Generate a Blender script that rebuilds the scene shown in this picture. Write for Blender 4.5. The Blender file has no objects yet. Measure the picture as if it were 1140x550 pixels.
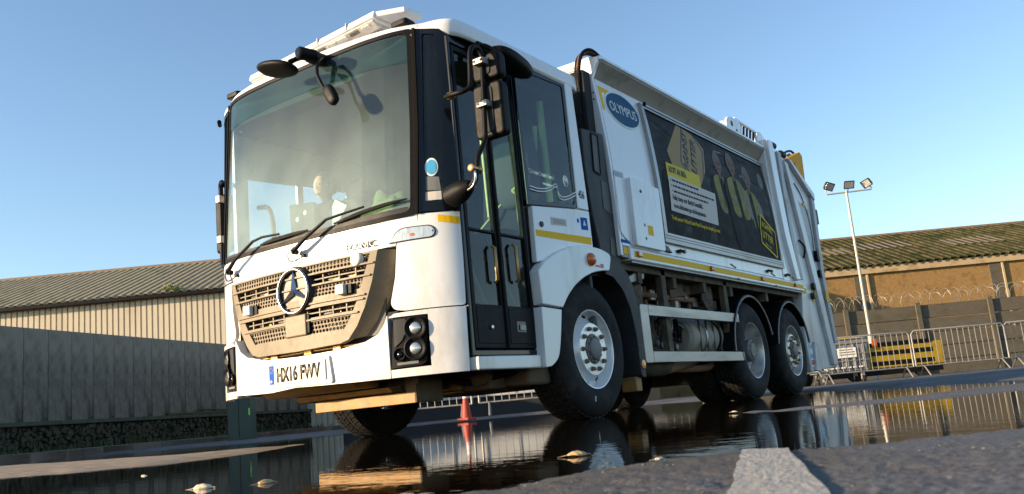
import bpy, bmesh, math, random
import numpy as np
from mathutils import Vector, Matrix, noise as mnoise
from mathutils.geometry import tessellate_polygon
R = math.radians
random.seed(7)
sc = bpy.context.scene
col = sc.collection

# ------------------------------------------------------------------ camera
CAM = (4.55718, -4.06817, 0.108647)
yaw, pitch, roll = 0.600823, 0.183639, -0.0924137
cd = bpy.data.cameras.new('camera'); cam = bpy.data.objects.new('camera', cd); col.objects.link(cam)
fw = Vector((-math.sin(yaw)*math.cos(pitch), math.cos(yaw)*math.cos(pitch), math.sin(pitch)))
rt = fw.cross(Vector((0, 0, 1))).normalized(); up = rt.cross(fw)
rt2 = rt*math.cos(roll)+up*math.sin(roll); up2 = -rt*math.sin(roll)+up*math.cos(roll)
cam.matrix_world = Matrix(((rt2.x, up2.x, -fw.x, CAM[0]), (rt2.y, up2.y, -fw.y, CAM[1]), (rt2.z, up2.z, -fw.z, CAM[2]), (0, 0, 0, 1)))
cd.sensor_width = 36; cd.lens = 977.97/1140*36
cd.clip_start = 0.02; cd.clip_end = 6000
cd.dof.use_dof = True; cd.dof.focus_distance = 6.5; cd.dof.aperture_fstop = 10.0
sc.camera = cam

# ------------------------------------------------------------------ world and sun
SUN_EL = R(13.0)
SUN_DIR = Vector((-math.sin(R(39))*math.cos(SUN_EL), -math.cos(R(39))*math.cos(SUN_EL), math.sin(SUN_EL)))   # towards the sun
w = bpy.data.worlds.new('World'); sc.world = w; w.use_nodes = True
nt = w.node_tree; bg = nt.nodes['Background']
sky = nt.nodes.new('ShaderNodeTexSky'); sky.sky_type = 'NISHITA'; sky.sun_disc = False
sky.sun_elevation = SUN_EL; sky.sun_rotation = math.atan2(SUN_DIR.x, SUN_DIR.y)
sky.altitude = 20; sky.air_density = 1.0; sky.dust_density = 0.5; sky.ozone_density = 2.2
nt.links.new(sky.outputs[0], bg.inputs[0]); bg.inputs[1].default_value = 0.122
sd = bpy.data.lights.new('sun', 'SUN'); sun = bpy.data.objects.new('sun', sd); col.objects.link(sun)
sd.energy = 5.0; sd.angle = R(0.5); sd.color = (1.0, 0.75, 0.48)
sun.rotation_euler = SUN_DIR.to_track_quat('Z', 'Y').to_euler()
sun.location = (0, 0, 20)
sc.view_settings.view_transform = 'Standard'; sc.view_settings.look = 'None'
sc.view_settings.gamma = 1; sc.view_settings.exposure = 1.17
sc.cycles.max_bounces = 8; sc.cycles.transparent_max_bounces = 12; sc.cycles.caustics_reflective = False; sc.cycles.caustics_refractive = False

# ------------------------------------------------------------------ materials
def mk(name, c, rough=.5, metal=0, var=.1, scale=8, bump=0, bscale=None, coat=0, dirt=None, dscale=3, dlow=.52, dhigh=.75, stretch=(1, 1, 1), spec=.5, grime=None):
    m = bpy.data.materials.new(name); m.use_nodes = True
    n = m.node_tree; L = n.links.new; b = n.nodes['Principled BSDF']
    tc = n.nodes.new('ShaderNodeTexCoord'); mp = n.nodes.new('ShaderNodeMapping'); mp.inputs['Scale'].default_value = stretch
    L(tc.outputs['Object'], mp.inputs[0])
    no = n.nodes.new('ShaderNodeTexNoise'); no.inputs['Scale'].default_value = scale; no.inputs['Detail'].default_value = 6; no.inputs['Roughness'].default_value = .6
    L(mp.outputs[0], no.inputs['Vector'])
    mx = n.nodes.new('ShaderNodeMix'); mx.data_type = 'RGBA'
    mx.inputs[6].default_value = [x*(1-var) for x in c]+[1]; mx.inputs[7].default_value = [min(1, x*(1+var)) for x in c]+[1]
    L(no.outputs[0], mx.inputs[0]); out = mx.outputs[2]
    if dirt:
        n2 = n.nodes.new('ShaderNodeTexNoise'); n2.inputs['Scale'].default_value = dscale; n2.inputs['Detail'].default_value = 8; n2.inputs['Roughness'].default_value = .65
        L(mp.outputs[0], n2.inputs['Vector'])
        rp = n.nodes.new('ShaderNodeMapRange'); rp.inputs[1].default_value = dlow; rp.inputs[2].default_value = dhigh
        src_ = n2.outputs[0]
        if grime:      # road spray: more film the nearer the ground
            sz = n.nodes.new('ShaderNodeSeparateXYZ'); L(tc.outputs['Object'], sz.inputs[0]); gz = n.nodes.new('ShaderNodeMapRange'); gz.inputs[1].default_value = grime[0]; gz.inputs[2].default_value = .35; gz.inputs[3].default_value = 0; gz.inputs[4].default_value = grime[1]
            L(sz.outputs[2], gz.inputs[0]); ad = n.nodes.new('ShaderNodeMath'); ad.operation = 'ADD'; L(src_, ad.inputs[0]); L(gz.outputs[0], ad.inputs[1]); src_ = ad.outputs[0]
        L(src_, rp.inputs[0])
        m2 = n.nodes.new('ShaderNodeMix'); m2.data_type = 'RGBA'; m2.inputs[7].default_value = list(dirt)+[1]
        L(rp.outputs[0], m2.inputs[0]); L(out, m2.inputs[6]); out = m2.outputs[2]
    L(out, b.inputs['Base Color'])
    mr = n.nodes.new('ShaderNodeMapRange'); mr.inputs[3].default_value = max(.02, rough*.75); mr.inputs[4].default_value = min(1, rough*1.3)
    L(no.outputs[0], mr.inputs[0]); L(mr.outputs[0], b.inputs['Roughness'])
    b.inputs['Metallic'].default_value = metal; b.inputs['Coat Weight'].default_value = coat; b.inputs['Coat Roughness'].default_value = .04
    b.inputs['Specular IOR Level'].default_value = spec
    if bump:
        n3 = n.nodes.new('ShaderNodeTexNoise'); n3.inputs['Scale'].default_value = bscale or scale*4; n3.inputs['Detail'].default_value = 5
        L(mp.outputs[0], n3.inputs['Vector'])
        bp = n.nodes.new('ShaderNodeBump'); bp.inputs['Strength'].default_value = bump; bp.inputs['Distance'].default_value = .01
        L(n3.outputs[0], bp.inputs['Height']); L(bp.outputs[0], b.inputs['Normal'])
    return m
def glassmat(name, tint, dust_haze=.12, dust_haze_col=(.6, .6, .55), rough=.01, ior=1.5, vert=False):
    m = bpy.data.materials.new(name); m.use_nodes = True
    n = m.node_tree; L = n.links.new; n.nodes.remove(n.nodes['Principled BSDF']); out = n.nodes['Material Output']
    t = n.nodes.new('ShaderNodeBsdfTransparent'); t.inputs[0].default_value = list(tint)+[1]
    g = n.nodes.new('ShaderNodeBsdfGlossy'); g.inputs['Roughness'].default_value = rough
    fr = n.nodes.new('ShaderNodeFresnel'); fr.inputs[0].default_value = ior
    geo = n.nodes.new('ShaderNodeNewGeometry'); inv = n.nodes.new('ShaderNodeMath'); inv.operation = 'SUBTRACT'; inv.inputs[0].default_value = 1; L(geo.outputs['Backfacing'], inv.inputs[1])
    ff = n.nodes.new('ShaderNodeMath'); ff.operation = 'MULTIPLY'; L(fr.outputs[0], ff.inputs[0]); L(inv.outputs[0], ff.inputs[1])     # the pane reflects at its outer face only
    mx = n.nodes.new('ShaderNodeMixShader'); L(ff.outputs[0], mx.inputs[0]); L(t.outputs[0], mx.inputs[1]); L(g.outputs[0], mx.inputs[2])
    d = n.nodes.new('ShaderNodeBsdfDiffuse'); d.inputs[0].default_value = list(dust_haze_col)+[1]
    tc = n.nodes.new('ShaderNodeTexCoord'); no = n.nodes.new('ShaderNodeTexNoise'); no.inputs['Scale'].default_value = 2.2; no.inputs['Detail'].default_value = 3; no.inputs['Roughness'].default_value = .5
    L(tc.outputs['Object'], no.inputs['Vector'])
    mr = n.nodes.new('ShaderNodeMapRange'); mr.inputs[1].default_value = .3; mr.inputs[2].default_value = .8; mr.inputs[3].default_value = dust_haze*.7; mr.inputs[4].default_value = dust_haze*1.35
    L(no.outputs[0], mr.inputs[0])
    fac = mr.outputs[0]
    if vert:      # dust film thickened low down to paint in glare reflected by the windscreen
        sx = n.nodes.new('ShaderNodeSeparateXYZ'); L(tc.outputs['Object'], sx.inputs[0])
        v1 = n.nodes.new('ShaderNodeMapRange'); v1.interpolation_type = 'SMOOTHSTEP'; v1.inputs[1].default_value = 2.55; v1.inputs[2].default_value = 1.45; v1.inputs[3].default_value = .45; v1.inputs[4].default_value = 2.3
        L(sx.outputs[2], v1.inputs[0]); mu = n.nodes.new('ShaderNodeMath'); mu.operation = 'MULTIPLY'; L(fac, mu.inputs[0]); L(v1.outputs[0], mu.inputs[1]); fac = mu.outputs[0]
    fd = n.nodes.new('ShaderNodeMath'); fd.operation = 'MULTIPLY'; L(fac, fd.inputs[0]); L(inv.outputs[0], fd.inputs[1]); fac = fd.outputs[0]
    m2 = n.nodes.new('ShaderNodeMixShader'); L(fac, m2.inputs[0]); L(mx.outputs[0], m2.inputs[1]); L(d.outputs[0], m2.inputs[2])
    L(m2.outputs[0], out.inputs[0])
    return m
M = dict(
    white=mk('white_paint', (.77, .77, .77), .28, var=.04, scale=2, coat=.35, dirt=(.40, .36, .30), dscale=2.4, dlow=.54, dhigh=.90, bump=.04, bscale=1.5, stretch=(1, 1, .4), spec=.4, grime=(.9, .13)),
    white_dirty=mk('grimy_white_paint', (.62, .62, .62), .4, var=.08, scale=4, coat=.2, dirt=(.22, .17, .12), dscale=3, dlow=.5, dhigh=.85, stretch=(1, 1, .35)),
    grey_paint=mk('grey_paint', (.36, .37, .38), .45, var=.1, dirt=(.14, .12, .10), dscale=4),
    grille=mk('champagne_grille_plastic', (.185, .148, .098), .5, var=.2, scale=30, bump=.05, bscale=200, dirt=(.10, .078, .05), dscale=5, spec=.35),
    grille_dark=mk('dark_grille_end', (.010, .009, .0075), .7, var=.15, scale=30, spec=.08),
    black=mk('black_plastic', (.006, .006, .007), .5, var=.25, scale=20, bump=.05, bscale=300, spec=.12),
    black_gloss=mk('black_gloss', (.004, .005, .007), .14, var=.3, scale=6, spec=.3),
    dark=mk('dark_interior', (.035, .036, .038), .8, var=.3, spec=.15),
    darkgrey=mk('dark_grey_plastic', (.030, .031, .034), .55, var=.2, scale=12, dirt=(.06, .055, .05), dscale=5, dlow=.56, spec=.25),
    rubber=mk('tyre_rubber', (.013, .013, .014), .8, var=.3, scale=14, bump=.15, bscale=90, dirt=(.045, .038, .032), dscale=6, dlow=.5, spec=.25),
    steel=mk('painted_wheel_steel', (.80, .80, .80), .32, metal=.25, var=.06, scale=9, dirt=(.38, .32, .26), dscale=9, dlow=.58),
    steel_dirty=mk('road_dirty_wheel', (.62, .60, .56), .36, metal=.6, var=.2, scale=12, dirt=(.20, .15, .11), dscale=10, dlow=.50),
    alu=mk('brushed_aluminium', (.36, .35, .34), .42, metal=.6, var=.12, scale=12, dirt=(.20, .18, .15), dscale=8, stretch=(1, .15, 1)),
    chrome=mk('chrome', (.42, .42, .43), .2, metal=1, var=.05),
    nut=mk('rusty_nut', (.22, .16, .11), .55, metal=.5, var=.35, scale=60),
    hubgrey=mk('hub_grey', (.16, .155, .15), .55, metal=.2, var=.25, scale=25),
    chassis=mk('chassis_grime', (.085, .070, .052), .75, var=.55, scale=14, bump=.3, dirt=(.22, .16, .105), dscale=9, dlow=.46, spec=.2),
    rust=mk('rust', (.24, .13, .065), .8, var=.4, scale=25, bump=.3, dirt=(.10, .07, .05), dscale=12),
    tan=mk('dusty_tan_guard', (.32, .18, .055), .6, var=.2, scale=10, dirt=(.13, .075, .03), dscale=8, dlow=.5),
    brown=mk('brown_gear_case', (.14, .10, .07), .75, var=.4, scale=12, bump=.2, spec=.2),
    orange=mk('orange_plastic', (.75, .24, .02), .3, var=.1, coat=.3),
    amber=mk('amber_lens', (.60, .12, .01), .15, var=.2, scale=60, coat=.8),
    redlens=mk('red_marker_lens', (.5, .08, .01), .3, var=.2, scale=60),
    clear=mk('clear_lamp_lens', (.70, .68, .62), .15, metal=.5, var=.5, scale=14, coat=1, stretch=(4, 4, .6), dirt=(.30, .24, .18), dscale=20, dlow=.5),
    reflector=mk('lamp_reflector', (.55, .54, .50), .12, metal=.8, var=.15, coat=1),
    yellow=mk('reflective_yellow_tape', (.86, .50, .01), .5, var=.1, scale=30, spec=.12),
    railyellow=mk('pale_yellow_handrail', (.85, .80, .30), .4, var=.05),
    yellowpaint=mk('yellow_machine_paint', (.80, .36, .0), .6, var=.12, dirt=(.30, .13, .02), dscale=9, spec=.12, dlow=.6),
    hivis=mk('hi_vis_fabric', (.17, .22, .05), .8, var=.2, scale=20),
    paper=mk('paper', (.8, .79, .74), .8, var=.05),
    plate=mk('plate_white', (.70, .67, .54), .45, var=.04, spec=.2),
    ink=mk('black_ink', (.012, .012, .012), .5),
    whiteink=mk('white_vinyl', (.72, .74, .74), .5, var=.04),
    blueink=mk('blue_vinyl', (.006, .09, .42), .6, var=.1, spec=.1),
    cyan=mk('light_blue_sticker', (.06, .35, .60), .4, var=.15, scale=40),
    teal=mk('teal_badge', (.004, .075, .17), .5, var=.15, scale=4, spec=.12),
    redink=mk('red_vinyl', (.50, .03, .06), .4),
    pbg=mk('poster_charcoal_print', (.011, .012, .014), .6, var=.5, scale=3, dirt=(.045, .045, .048), dscale=5, dlow=.48, stretch=(1, 1, 3), spec=.12),
    ptan=mk('poster_kraft_print', (.34, .23, .10), .6, var=.15, scale=14, spec=.2),
    pyel=mk('poster_yellow_print', (.66, .50, .03), .6, var=.06, scale=14, spec=.2),
    ppink=mk('poster_grey_white_print', (.60, .55, .50), .6, var=.06, scale=9, spec=.2),
    pskin=mk('poster_skin_print', (.20, .12, .09), .6, var=.45, scale=26, spec=.1, dirt=(.08, .05, .04), dscale=16, dlow=.45),
    pvest=mk('poster_vest_print', (.24, .21, .035), .6, var=.5, scale=12, spec=.2, dirt=(.05, .045, .02), dscale=7, dlow=.44),
    pdark=mk('poster_dark_print', (.006, .0065, .008), .6, var=.4, scale=8, spec=.08),
    phair=mk('poster_hair_print', (.14, .135, .13), .6, var=.4, scale=20, spec=.1),
    pgrey=mk('poster_silver_print', (.16, .17, .17), .6, var=.2, scale=20, spec=.2),
    copper=mk('red_brown_hose', (.22, .07, .03), .5, var=.2),
    brass=mk('worn_brass', (.40, .24, .09), .35, metal=.8, var=.2, scale=30),
    mirror=mk('mirror_glass', (.75, .78, .80), .03, metal=1, var=.02),
    cream=mk('cream_cladding', (.60, .53, .40), .6, var=.07, scale=1.5, dirt=(.42, .35, .25), dscale=.7, stretch=(1, 1, .3), spec=.2),
    roofl=mk('weathered_fibre_roof', (.30, .27, .19), .9, var=.3, scale=3, dirt=(.14, .15, .07), dscale=1.4, bump=.2, spec=.05),
    rooflip=mk('roof_edge_tin', (.22, .16, .11), .7, var=.3, scale=4),
    roofr=mk('mossy_roof', (.085, .072, .036), .95, var=.45, scale=3, dirt=(.022, .028, .010), dscale=1.2, dlow=.36, dhigh=.62, bump=.3, spec=.05),
    roofpatch=mk('newer_roof_sheet', (.30, .23, .15), .8, var=.25, scale=3),
    concrete=mk('stained_concrete', (.24, .22, .18), .9, var=.45, scale=2.2, bump=.5, bscale=18, dirt=(.030, .029, .025), dscale=1.0, dlow=.40, dhigh=.64, stretch=(1, 1, .5), spec=.05),
    ledge=mk('mossy_concrete_ledge', (.075, .08, .06), .9, var=.35, scale=5, bump=.4, dirt=(.025, .035, .012), dscale=3, spec=.1),
    stone=mk('flint_rubble', (.065, .062, .045), .95, var=.7, scale=9, bump=.4, dirt=(.012, .022, .006), dscale=4, dlow=.42, spec=.1),
    ochre=mk('ochre_brick_render', (.30, .185, .075), .95, var=.45, scale=9, bump=.9, bscale=20, dirt=(.13, .08, .035), dscale=2.0, spec=.05),
    lintel=mk('pale_lintel', (.48, .36, .21), .9, var=.2, scale=3, dirt=(.25, .17, .09), dscale=2, spec=.1),
    darkwall=mk('dark_boarded_concrete', (.10, .085, .06), .9, var=.35, scale=3, bump=.4, dirt=(.05, .05, .025), dscale=1.2, stretch=(1, 1, 2)),
    interior=mk('cab_trim_grey', (.10, .105, .10), .8, var=.15, scale=5, spec=.2),
    railface=mk('brown_grey_rail', (.34, .30, .25), .6, var=.15, scale=3, dirt=(.12, .10, .08), dscale=3, spec=.2),  # brown-grey, darker than the white cap above the rail
    galv=mk('galvanised_steel', (.30, .29, .27), .5, metal=.5, var=.15, scale=20, dirt=(.18, .15, .12), dscale=14),
    lamppost=mk('lamp_post_paint', (.42, .39, .33), .5, metal=.2, var=.12),
    bingrey=mk('grey_bin_plastic', (.20, .205, .21), .55, var=.1, scale=7, dirt=(.11, .10, .09), dscale=4),
    bluegrey=mk('cabin_panel', (.50, .50, .48), .6, var=.1, dirt=(.3, .28, .25), dscale=1.5),
    green=mk('dark_green_cabinet', (.012, .040, .034), .45, var=.2, scale=4),
    lime=mk('lime_sticker', (.25, .75, .05), .5),
    coneor=mk('cone_orange', (.28, .03, .015), .6, var=.12),
    leafm=mk('dead_leaf', (.42, .29, .15), .6, var=.35, scale=60),
    foam=mk('foam_scum', (.55, .48, .36), .7, var=.3, scale=80, bump=.5),
    veg=mk('ground_plants', (.04, .06, .015), .8, var=.5, scale=9),
    glass_ws=glassmat('windscreen_glass', (.82, .92, .93), .13, (.46, .60, .60), ior=1.6, vert=True),  # blue-green film colour paints in the sky's veil along with the dust
    glass_dark=glassmat('tinted_side_glass', (.62, .76, .78), .008, (.3, .33, .33), ior=1.45),
    glass_band=glassmat('green_sun_band_glass', (.50, .66, .66), .09, (.22, .34, .34)),
    glass_off=glassmat('side_window_glass', (.9, .93, .92), .03),
)

# ------------------------------------------------------------------ object helpers
def setp(o, label=None, cat=None, group=None, kind=None, category=None):
    cat = cat or category
    if label: o['label'] = label
    if cat: o['category'] = cat
    if group: o['group'] = group
    if kind: o['kind'] = kind
    return o
def empty(name, loc=(0, 0, 0), rz=0, **k):
    o = bpy.data.objects.new(name, None); col.objects.link(o); o.location = loc; o.rotation_euler = (0, 0, rz); o.empty_display_size = .2
    return setp(o, **k)
def link(name, me, parent=None, loc=(0, 0, 0), rot=(0, 0, 0)):
    o = bpy.data.objects.new(name, me); col.objects.link(o); o.location = loc; o.rotation_euler = rot
    if parent: o.parent = parent
    return o
def fin(name, bm, m, parent=None, loc=(0, 0, 0), rot=(0, 0, 0), bev=0, smooth=None, seg=2):
    bmesh.ops.recalc_face_normals(bm, faces=bm.faces)
    me = bpy.data.meshes.new(name); bm.to_mesh(me); bm.free()
    me.materials.append(M[m] if isinstance(m, str) else m)
    o = link(name, me, parent, loc, rot)
    if smooth is not None:
        me.polygons.foreach_set('use_smooth', [True]*len(me.polygons)); me.set_sharp_from_angle(angle=R(smooth))
    if bev:
        md = o.modifiers.new('bevel', 'BEVEL'); md.width = bev; md.segments = seg; md.limit_method = 'ANGLE'; md.angle_limit = R(40); md.harden_normals = True
        me.polygons.foreach_set('use_smooth', [True]*len(me.polygons))
    return o
def bx(bm, x0, x1, y0, y1, z0, z1):
    v = [bm.verts.new((x, y, z)) for x in (x0, x1) for y in (y0, y1) for z in (z0, z1)]
    for f in ((0, 1, 3, 2), (4, 6, 7, 5), (0, 4, 5, 1), (2, 3, 7, 6), (0, 2, 6, 4), (1, 5, 7, 3)): bm.faces.new([v[i] for i in f])
    return v
def box(name, m, x0, x1, y0, y1, z0, z1, parent=None, bev=.006, **k):
    bm = bmesh.new(); bx(bm, x0, x1, y0, y1, z0, z1); return fin(name, bm, m, parent, bev=bev, **k)
def prism(bm, pts, a0, a1, axis='x', slope=0):
    """polygon in the two other axes, extruded along axis from a0 to a1"""
    def P(a, p):
        if axis == 'x': return (a, p[0], p[1])
        if axis == 'y': return (p[0], a, p[1])
        return (p[0], p[1], a)
    A = [bm.verts.new(P(a0, p)) for p in pts]; B = [bm.verts.new(P(a1, p)) for p in pts]
    bm.faces.new(A); bm.faces.new(B[::-1]); n = len(pts)
    for i in range(n): bm.faces.new((A[i], A[(i+1) % n], B[(i+1) % n], B[i]))
def pris(name, m, pts, a0, a1, axis='x', parent=None, bev=.006, **k):
    bm = bmesh.new(); prism(bm, pts, a0, a1, axis); return fin(name, bm, m, parent, bev=bev, **k)
def smoothpath(pts, n=6):
    P = [Vector(p) for p in pts]; out = []
    for i in range(len(P)-1):
        p0 = P[max(i-1, 0)]; p1 = P[i]; p2 = P[i+1]; p3 = P[min(i+2, len(P)-1)]
        for k in range(n):
            t = k/n
            out.append(.5*((2*p1)+(p2-p0)*t+(2*p0-5*p1+4*p2-p3)*t*t+(3*p1-p0-3*p2+p3)*t**3))
    out.append(P[-1]); return out
def tub(bm, pts, r, seg=8, closed=False, sm=0):
    P = smoothpath(pts, sm) if sm else [Vector(p) for p in pts]
    n = len(P); rs = r if isinstance(r, (list, tuple)) else [r]*n
    if len(rs) != n: rs = list(np.interp(np.linspace(0, 1, n), np.linspace(0, 1, len(rs)), rs))
    rings = []; ref = None
    for i, p in enumerate(P):
        t = (P[(i+1) % n if closed else min(i+1, n-1)]-P[i-1 if (closed or i > 0) else 0]).normalized()
        if ref is None: ref = t.orthogonal().normalized()
        u = (ref-t*ref.dot(t)); u = u.normalized() if u.length > 1e-6 else t.orthogonal().normalized(); ref = u; v = t.cross(u)
        rings.append([bm.verts.new(p+(u*math.cos(2*math.pi*k/seg)+v*math.sin(2*math.pi*k/seg))*rs[i]) for k in range(seg)])
    for i in range(n if closed else n-1):
        A, B = rings[i], rings[(i+1) % n]
        for k in range(seg): bm.faces.new((A[k], A[(k+1) % seg], B[(k+1) % seg], B[k]))
    if not closed: bm.faces.new(rings[0][::-1]); bm.faces.new(rings[-1])
def tube(name, m, pts, r, parent=None, seg=8, closed=False, sm=0, **k):
    bm = bmesh.new(); tub(bm, pts, r, seg, closed, sm); return fin(name, bm, m, parent, smooth=50, **k)
def lat(bm, prof, seg=40, axis='x', skip=None, c=(0, 0, 0)):
    rings = []
    for (a, r) in prof:
        ring = []
        for k in range(seg):
            t = 2*math.pi*k/seg; s, co = math.sin(t)*r, math.cos(t)*r
            p = {'x': (a, s, co), 'y': (s, a, co), 'z': (s, co, a)}[axis]
            ring.append(bm.verts.new((p[0]+c[0], p[1]+c[1], p[2]+c[2])))
        rings.append(ring)
    for i in range(len(rings)-1):
        for k in range(seg):
            if skip and skip(i, k): continue
            bm.faces.new((rings[i][k], rings[i][(k+1) % seg], rings[i+1][(k+1) % seg], rings[i+1][k]))
    if prof[0][1] < .02 or True:
        pass
    return rings
def lathe(name, m, prof, parent=None, seg=40, axis='x', skip=None, cap=True, sm=35, **k):
    bm = bmesh.new(); rings = lat(bm, prof, seg, axis, skip)
    if cap: bm.faces.new(rings[0]); bm.faces.new(rings[-1])
    return fin(name, bm, m, parent, smooth=sm, **k)
def roundpoly(pts, r, n=4):
    out = []; N = len(pts)
    for i in range(N):
        p = Vector(pts[i]); a = Vector(pts[i-1]); b = Vector(pts[(i+1) % N]); rr = r[i] if isinstance(r, (list, tuple)) else r
        if rr <= 0: out.append(tuple(p)); continue
        la = min(rr, (a-p).length*.49); lb = min(rr, (b-p).length*.49)
        A = p+(a-p).normalized()*la; B = p+(b-p).normalized()*lb
        for k in range(n+1):
            t = k/n; q = A*(1-t)**2+p*2*t*(1-t)+B*t*t; out.append(tuple(q))
    return out
def panel(name, m, loops, fn, parent=None, off=0, thick=.02, step=.04, zstep=.2, bev=.004, sm=True, uni=False):
    """flat outline (with holes) in a surface's own coordinates, cut finely, bent onto the surface and given thickness"""
    if not isinstance(loops[0][0], (list, tuple)): loops = [loops]
    bm = bmesh.new(); L3 = [[Vector((p[0], p[1], 0)) for p in l] for l in loops]
    vs = [bm.verts.new(v) for l in L3 for v in l]
    for t in tessellate_polygon(L3):
        try: bm.faces.new([vs[i] for i in t])
        except ValueError: pass
    xs = [p[0] for p in loops[0]]; zs = [p[1] for p in loops[0]]
    def cut(lo, hi, st, ax):
        k = math.floor(lo/st)+1
        while k*st < hi-1e-5:
            co = [0, 0, 0]; co[ax] = k*st; no = [0, 0, 0]; no[ax] = 1
            bmesh.ops.bisect_plane(bm, geom=bm.verts[:]+bm.edges[:]+bm.faces[:], plane_co=co, plane_no=no, dist=1e-6); k += 1
    if step: cut(min(xs), max(xs), step, 0)
    if zstep: cut(min(zs), max(zs), zstep, 1)
    top = {v: None for v in bm.verts}
    faces = list(bm.faces); bverts = [e for e in bm.edges if len(e.link_faces) == 1]
    for f in faces:
        f.normal_update()
    back = {}
    for v in list(top): back[v] = bm.verts.new(fn(v.co.x, v.co.y, off-thick))
    nf = []
    for f in faces: nf.append(bm.faces.new([back[v] for v in reversed(f.verts)]))
    for e in bverts:
        a, b = e.verts; bm.faces.new((a, b, back[b], back[a]))
    for v in list(top): v.co = Vector(fn(v.co.x, v.co.y, off))
    return fin(name, bm, m, parent, bev=bev)

# ------------------------------------------------------------------ surfaces of the lorry
PX = [0, .3, .6, .8, .92, 1.0, 1.08, 1.14, 1.19, 1.22, 1.235, 1.24, 1.24]
PY = [-.03, -.022, .008, .05, .098, .14, .19, .24, .30, .36, .43, .52, 2.2]
SS = np.concatenate([[0], np.cumsum(np.hypot(np.diff(PX), np.diff(PY)))])
_sf = np.linspace(0, SS[-1], 400)
def _smooth(a):
    k = np.array([1, 4, 6, 4, 1])/16.; b = np.pad(a, 2, mode='reflect', reflect_type='odd'); return np.convolve(b, k, 'valid')
_px = np.interp(_sf, SS, PX); _py = np.interp(_sf, SS, PY)
for _ in range(8): _px = _smooth(_px); _py = _smooth(_py)
_py[0] = _py[1]
def SY(y): return float(np.interp(y, PY, SS))
def cabP(s, z, off=0):
    a = abs(s); x = np.interp(a, _sf, _px); y = np.interp(a, _sf, _py); e = .012
    tx = np.interp(a+e, _sf, _px)-np.interp(max(a-e, 0), _sf, _px); ty = np.interp(a+e, _sf, _py)-np.interp(max(a-e, 0), _sf, _py)
    if a < e: tx, ty = 1, 0
    n = math.hypot(tx, ty); nx, ny = ty/n, -tx/n
    wt = min(1, max(0, (1.35-a)/.3)); rk = float(np.interp(z, [0, 1.38, 2.7, 2.8], [0, 0, .095, .12]))*wt
    return (math.copysign(x+nx*off, s) if s else 0.0, y+ny*off+rk, z)
def bodyX(z): return 1.26-.095*max(0, (z-1.7)/1.2)**2
def bodyP(y, z, off=0): return (bodyX(z)+off, y, z)
def flatx(x0): return lambda y, z, off=0: (x0+off, y, z)
def flaty(y0): return lambda x, z, off=0: (x, y0-off, z)

_font = None
def text(name, s, m, fn, a, b, size, parent, off=.002, sx=1.0, bold=0, align='LEFT', rot=0, thick=.0015, shear=0):
    cu = bpy.data.curves.new(name, 'FONT'); cu.body = s; cu.size = size; cu.align_x = align; cu.offset = bold; cu.resolution_u = 3; cu.shear = shear
    o = bpy.data.objects.new(name, cu); me = bpy.data.meshes.new_from_object(o); bpy.data.objects.remove(o); bpy.data.curves.remove(cu)
    bm = bmesh.new(); bm.from_mesh(me); bpy.data.meshes.remove(me)
    c, sn = math.cos(rot), math.sin(rot)
    faces = list(bm.faces); be = [e for e in bm.edges if len(e.link_faces) == 1]; vs = list(bm.verts); back = {}
    pos = {v: (a+(v.co.x*sx*c-v.co.y*sn), b+(v.co.x*sx*sn+v.co.y*c)) for v in vs}
    for v in vs: back[v] = bm.verts.new(fn(pos[v][0], pos[v][1], off-thick))
    for v in vs: v.co = Vector(fn(pos[v][0], pos[v][1], off))
    for e in be:
        p, q = e.verts; bm.faces.new((p, q, back[q], back[p]))
    return fin(name, bm, m, parent)
def decal(name, m, pts, fn, parent, off=.002, thick=.0015, step=.25):
    if fn is cabP: step = .04
    return panel(name, m, pts, fn, parent, off=off, thick=thick, step=step, zstep=.1, bev=0)
def ell(cx, cz, rx, rz, n=32, a0=0, a1=360): return [(cx+rx*math.cos(R(a0+(a1-a0)*k/n)), cz+rz*math.sin(R(a0+(a1-a0)*k/n))) for k in range(n)]
def ringloops(pts, wd):
    """outline band of width wd around polygon pts"""
    c = Vector((sum(p[0] for p in pts)/len(pts), sum(p[1] for p in pts)/len(pts)))
    return [list(pts), [tuple(Vector(p)+(c-Vector(p)).normalized()*wd) for p in pts]]
# ================================================================== THE REFUSE LORRY
T = empty('refuse_truck', (0, 0, 0), label='white low entry refuse lorry parked in the puddle with a poster on its side', category='refuse truck')

# ---- cab skin -----------------------------------------------------
def roof_low(s): return float(np.interp(abs(s), [0, .9, 1.05, 1.3, 3.4], [2.665, 2.695, 2.69, 2.615, 2.60]))
bm = bmesh.new(); rings = []
spos = [x*.05 for x in range(-59, 60)]; spos = [SY(1.9)*x/59 for x in range(-59, 60)]
for zz, inset in ((None, 0), (2.655, -.003), (2.70, 0), (2.728, .006), (2.748, .024), (2.760, .06), (2.766, .13), (2.768, .5)):
    ring = []
    for s in spos:
        z = roof_low(s) if zz is None else max(zz, roof_low(s)+.012*(zz-2.6)/.1)
        p = cabP(s, z, -inset); q = list(p)
        q[2] = z + 0
        ring.append(bm.verts.new(q))
    rings.append(ring)
for i in range(len(rings)-1):
    for k in range(len(spos)-1): bm.faces.new((rings[i][k], rings[i][k+1], rings[i+1][k+1], rings[i+1][k]))
bm.faces.new(rings[-1])
last = [r[-1] for r in rings]; first = [r[0] for r in rings]
bm.faces.new(last+first[::-1]) if False else None
roof = fin('cab_roof', bm, 'white', T, smooth=50)
md = roof.modifiers.new('thick', 'SOLIDIFY'); md.thickness = .02; md.offset = -1
pris('roof_rear_edge', 'white', [(-1.2, 2.60), (1.2, 2.60), (1.2, 2.74), (1.1, 2.785), (-1.1, 2.785), (-1.2, 2.74)], 1.86, 1.90, 'y', T)

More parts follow.
